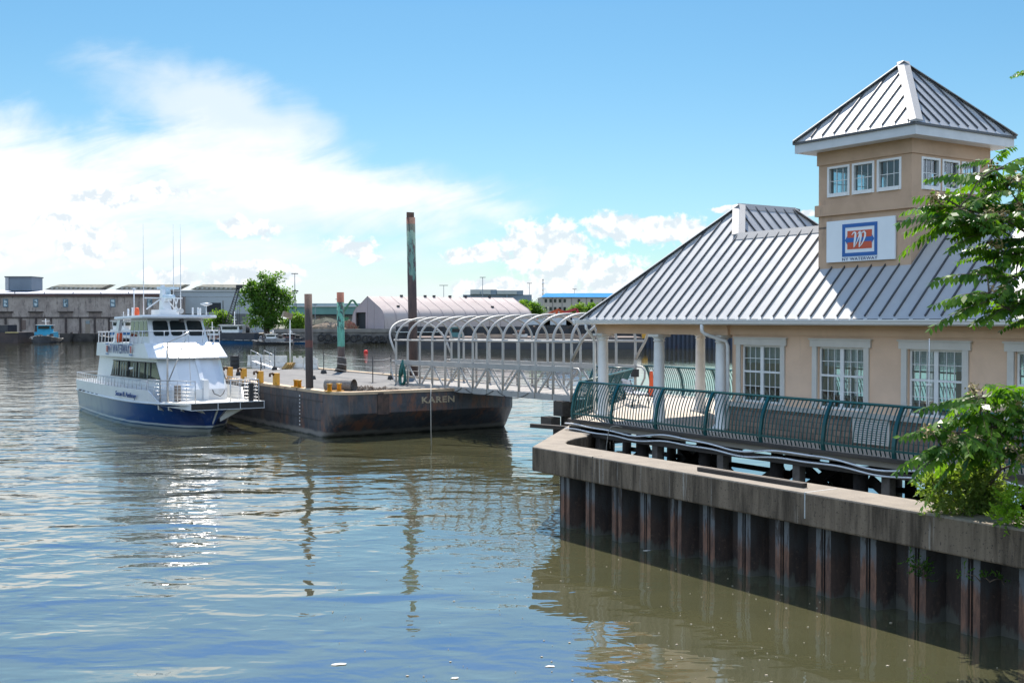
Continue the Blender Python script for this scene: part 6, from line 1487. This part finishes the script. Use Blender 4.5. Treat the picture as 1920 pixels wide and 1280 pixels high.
bushy('leafy_tree', 'dark green tree between the pink tent and the blue roofed block', 1002, 600, 330, [(1000, 577, 13, 11), (990, 572, 10, 8), (1010, 582, 8, 9)], M_lf1, 2600, .6, 24); bushy('leafy_tree', 'light green tree at the pink tent far end', 980, 600, 320, [(982, 574, 10, 8), (972, 580, 8, 8)], M_lf2, 1800, .55, 25)
bushy('shrub', 'light green shrub in front of the blue roofed block', 1086, 600, 325, [(1086, 579, 13, 8), (1072, 583, 9, 6)], M_lf2, 1800, .5, 26, group='shrubs along the far shore', cat='shrub')
bushy('leafy_tree', 'dark green tree low behind the terminal roof edge', 1105, 600, 330, [(1108, 580, 12, 9)], M_lf1, 1500, .6, 27)

# ---- ailanthus: compound leaves with paired drooping leaflets
M_ail = leaf_mat('ailanthus_leaf', (.125, .24, .024), (.036, .105, .012), .45, .38, 4.0); M_seed = pm('seed_clusters', (.40, .27, .13), (.33, .29, .10), 9, .7); M_twig = pm('twig', (.16, .11, .07), (.09, .065, .045), 9, .8)
def compound_leaf(L, tw, base, d, length, rr, droop=.55):
    d = d.normalized(); side = d.cross(Vector((0, 0, 1))); side = side.normalized() if side.length > .05 else Vector((1, 0, 0)); n = 11; pts = []
    roll = rr.uniform(-.8, .8)
    for i in range(n + 1): f = i / n; pts.append(base + d * length * f + Vector((0, 0, -droop * length * f * f * .5)))
    tw.tube([pts[0], pts[n // 2], pts[n]], [.006, .004, .002], 4, caps=False)
    for i in range(2, n + 1):
        f = i / n; t = (pts[i] - pts[i - 1]).normalized(); s2 = (side - t * side.dot(t)).normalized(); up = s2.cross(t)
        s2 = s2 * cos(roll) + up * sin(roll); up = s2.cross(t)
        l = length * .34 * (1.0 - .45 * f) * rr.uniform(.85, 1.1)
        for sg in (-1, 1):
            dd = s2 * sg * .8 + t * .42 + Vector((0, 0, -rr.uniform(.35, 1.1))); dd.normalize()
            L.quad(pts[i], dd, up + rvec(rr) * .4, l, l * .23)
    L.quad(pts[n], (pts[n] - pts[n - 1]), Vector((0, 0, 1)), length * .14, length * .03)
def ailanthus(name, label, base, limbs, leaves, seeds, seed, cat, r0=.06):
    rr = random.Random(seed); t = thing(name, label, cat, base); L = Leaves(); tw = MB(); m = MB(); sd_ = MB(); B = Vector(base)
    for pts, r in limbs: m.tube([Vector(p) - B for p in pts], [r * (1 - .75 * i / (len(pts) - 1)) for i in range(len(pts))], 8)
    samp = [Vector(a).lerp(Vector(b_), k / 6) - B for pts, r in limbs for a, b_ in zip(pts, pts[1:]) for k in range(7)]; seen = set()
    for p in [q[0] for q in leaves] + list(seeds):
        q = Vector(p) - B; key = tuple(round(c, 2) for c in q)
        if key in seen: continue
        seen.add(key); a = min(samp, key=lambda w: (w - q).length); L0 = (q - a).length
        if L0 > .03: m.tube([a, a.lerp(q, .5) + Vector((0, 0, .10 * L0)), q], [.016, .010, .006], 5, caps=False)
        samp.append(q)
    for p, d, l in leaves:
        if isinstance(d, tuple): d = Vector(d)
        compound_leaf(L, tw, Vector(p) - B, d, l, rr)
    for p in seeds:
        c = Vector(p) - B; sd_ = MB()
        for k in range(34):
            u = rvec(rr) * rr.uniform(.02, .12); q = c + Vector((u.x, u.y, u.z * 1.1)); d = rvec(rr) * .022; sd_.extr([q - d, q + Vector((d.y, -d.x, .01)), q + d, q - Vector((d.y, -d.x, .01))], (0.002, .002, .006))
        sd_.build('seed_cluster', M_seed, t)
    m.build('trunk', M_bark, t); L.build('foliage', M_ail, t); tw.build('leaf_stalk', M_twig, t)
    return t
def spray(rr, px, py, Y, n, l, spread=1.0, bias=(-.35, 0, .05)):
    o = []
    for k in range(n):
        a = 2 * pi * (k + rr.random() * .6) / n
        d = Vector((cos(a) * spread + bias[0], sin(a) * .8 + bias[1], rr.uniform(-.25, .45) + bias[2])); o.append((at(px, py, Y), d, l * rr.uniform(.8, 1.15)))
    return o
def upper_tree():
    rr = random.Random(5); base = pw(18.6, -2.7, 2.0)
    A = lambda px, py, Y: at(px, py, Y)
    limbs = [([base, A(2150, 700, 16.2), A(2080, 480, 15.6), A(2060, 250, 15.4)], .11), ([A(2095, 520, 15.7), A(1990, 480, 15.4), A(1900, 420, 15.2), A(1820, 395, 15.1)], .035), ([A(1990, 480, 15.4), A(1925, 400, 15.6), A(1880, 340, 15.7)], .025),
             ([A(2100, 560, 15.8), A(1990, 580, 15.4), A(1900, 585, 15.3), A(1858, 560, 15.2)], .03), ([A(2000, 500, 15.5), A(1940, 490, 15.5), A(1880, 470, 15.5), A(1850, 455, 15.4)], .025), ([A(2080, 400, 15.6), A(2000, 350, 15.8), A(1930, 330, 15.9)], .03), ([A(2065, 280, 15.5), A(1980, 160, 15.6), A(1935, 130, 15.6)], .02)]
    lv = []
    for px, py, Y, n, l in ((1800, 392, 15.0, 6, .72), (1842, 372, 15.3, 7, .62), (1872, 330, 15.7, 7, .6), (1905, 345, 15.8, 6, .6), (1850, 430, 15.2, 8, .62), (1890, 410, 15.2, 8, .62), (1825, 410, 15.0, 6, .6), (1860, 300, 15.7, 3, .45),
                          (1880, 475, 15.5, 7, .6), (1920, 450, 15.5, 7, .65), (1862, 500, 15.4, 5, .5), (1905, 520, 15.4, 5, .6), (1860, 555, 15.2, 7, .52), (1890, 575, 15.3, 6, .55), (1925, 560, 15.4, 6, .6), (1940, 390, 15.6, 7, .65), (1960, 470, 15.5, 7, .65), (1950, 330, 15.9, 6, .6), (1950, 590, 15.4, 5, .6), (1940, 130, 15.6, 4, .35), (1990, 520, 15.6, 7, .6), (2010, 400, 15.6, 7, .65)):
        lv += spray(rr, px, py, Y, n, l) + spray(rr, px + rr.uniform(-18, 18), py + rr.uniform(-16, 16), Y + rr.uniform(-.3, .3), n // 2, l * .95)
    for px, py, d in ((1800, 388, (-1, .1, .22)), (1800, 400, (-1, -.1, -.05)), (1790, 410, (-.9, .2, -.35)), (1815, 372, (-.8, 0, .25)), (1845, 330, (-.7, .2, .2)), (1868, 318, (.75, 0, .5)), (1855, 548, (-1, 0, .05)), (1850, 565, (-.95, .1, -.2)), (1850, 515, (-1, 0, .15)), (1905, 320, (.6, 0, .35))): lv.append((at(px, py, 15.0), Vector(d), .74))
    seeds = [at(px, py, Y) for px, py, Y in ((1752, 372, 14.9), (1765, 385, 14.9), (1858, 400, 14.9), (1880, 400, 15), (1862, 312, 15.4), (1900, 335, 15.5), (1845, 412, 14.8), (1868, 545, 15.0), (1872, 460, 15.2), (1912, 395, 15.2), (1760, 378, 15))]
    ailanthus('tree_of_heaven', 'overhanging tree of heaven with feathery leaves and tan seed clusters at the right edge', base, limbs, lv, seeds, 5, 'tree')
upper_tree()
def sapling():
    rr = random.Random(9); base = pw(14.9, -2.62, 2.0)
    A = lambda px, py, Y: at(px, py, Y)
    limbs = [([base, A(1875, 880, 18.8), A(1860, 800, 18.6), A(1840, 730, 18.6)], .04), ([A(1872, 870, 18.8), A(1820, 840, 18.5), A(1765, 835, 18.3)], .02), ([A(1862, 820, 18.7), A(1900, 790, 18.6), A(1940, 760, 18.6)], .02), ([A(1875, 880, 18.8), A(1930, 860, 18.7), A(1990, 840, 18.7)], .02), ([A(1860, 830, 18.6), A(1800, 780, 18.4)], .015)]
    lv = []
    for px, py, Y, n, l in ((1845, 740, 18.6, 8, .62), (1838, 770, 18.5, 7, .68), (1795, 812, 18.3, 7, .72), (1770, 835, 18.3, 6, .6), (1820, 830, 18.4, 8, .75), (1862, 800, 18.5, 8, .75), (1900, 790, 18.5, 8, .72), (1915, 840, 18.4, 8, .75), (1925, 760, 18.6, 7, .7), (1960, 830, 18.6, 7, .7), (1945, 790, 18.6, 7, .7), (1880, 745, 18.7, 6, .6)):
        lv += spray(rr, px, py, Y, n, l, bias=(-.1, -.2, -.05)) + spray(rr, px + rr.uniform(-22, 22), py + rr.uniform(-20, 20), Y + rr.uniform(-.3, .3), n // 3, l, bias=(-.1, -.2, -.1))
    for px, py, d in ((1845, 745, (.9, 0, .45)), (1830, 748, (-1, 0, .1)), (1820, 775, (-1, 0, -.05)), (1780, 830, (-1, 0, -.25)), (1790, 810, (-1, 0, .2)), (1800, 850, (-.8, -.2, -.7)), (1850, 760, (-.6, -.4, .2)), (1915, 745, (-.5, -.2, .35))): lv.append((at(px, py, 18.3), Vector(d), .9))
    seeds = [at(px, py, Y) for px, py, Y in ((1822, 728, 18.3), (1828, 735, 18.3), (1738, 808, 18.0), (1785, 822, 18), (1830, 822, 18), (1895, 838, 18), (1912, 755, 18.3), (1858, 832, 18), (1914, 858, 18.0))]
    ailanthus('tree_of_heaven', 'lower feathery sapling growing over the concrete wall before the railing', base, limbs, lv, seeds, 9, 'sapling')
    def bush(name, label, px, py, Y, blobs, n, leaf, mat, seed):
        rr = random.Random(seed); b = at(px, py, Y); t = thing(name, label, 'bush', b); L = Leaves(); k = Y / FPX; m = MB(); tot = sum(q[2] * q[3] for q in blobs)
        for bx, by, rx, ry in blobs:
            c = at(bx, by, Y) - b
            for i in range(int(n * rx * ry / tot / 9)):
                v = rvec(rr) * rr.random() ** .4; q = c + Vector((v.x * rx * k, v.y * rx * k * .55, v.z * ry * k)); dr = (v + Vector((0, -.15, .35))).normalized(); e = q + dr * leaf * 2.6
                if i % 8 == 0: m.tube([q - dr * leaf * 2, e], [.004, .002], 4, caps=False)
                for j in range(9): d = rvec(rr) * .8 + dr; L.quad(q.lerp(e, j / 9), d, rvec(rr) + Vector((0, 0, 1)), leaf * rr.uniform(.7, 1.2), leaf * .26)
            m.tube([Vector((rr.uniform(-.1, .1), 0, -.05)), c * .5, c], [.012, .008, .004], 5)
        L.build('foliage', mat, t); m.build('stem', M_twig, t)
    bush('feathery_bush', 'yellow-green fine leaved bush growing on top of the concrete wall', 1812, 960, 19.1, [(1800, 925, 58, 34), (1765, 915, 34, 26), (1835, 905, 40, 40), (1850, 945, 40, 26), (1800, 962, 52, 20), (1830, 882, 20, 20)], 7500, .08, leaf_mat('bush_leaf', (.22, .29, .085), (.12, .19, .045), .46, .5, 2.5), 31)
    bush('weed_clump', 'bright green weed clump at the right edge of the concrete wall', 1905, 985, 17.9, [(1905, 945, 28, 26), (1890, 972, 26, 14), (1918, 968, 20, 16)], 1300, .075, leaf_mat('weed_leaf', (.24, .38, .04), (.13, .26, .025), .5, .45, 2.5), 32)
    bush('hanging_weed', 'green weed hanging from the sheet piles below the bush', 1728, 1062, 19.4, [(1722, 1060, 16, 10), (1733, 1080, 8, 13), (1706, 1046, 8, 6)], 300, .06, leaf_mat('weed_leaf2', (.075, .16, .02), (.04, .10, .015), .45, .45, 2.5), 33)
    bush('hanging_weed', 'smaller green weed on the sheet piles near the right edge', 1850, 1085, 18.35, [(1808, 1074, 10, 7), (1848, 1082, 9, 9), (1880, 1086, 12, 6)], 150, .055, MATS['weed_leaf2'], 34)
sapling()
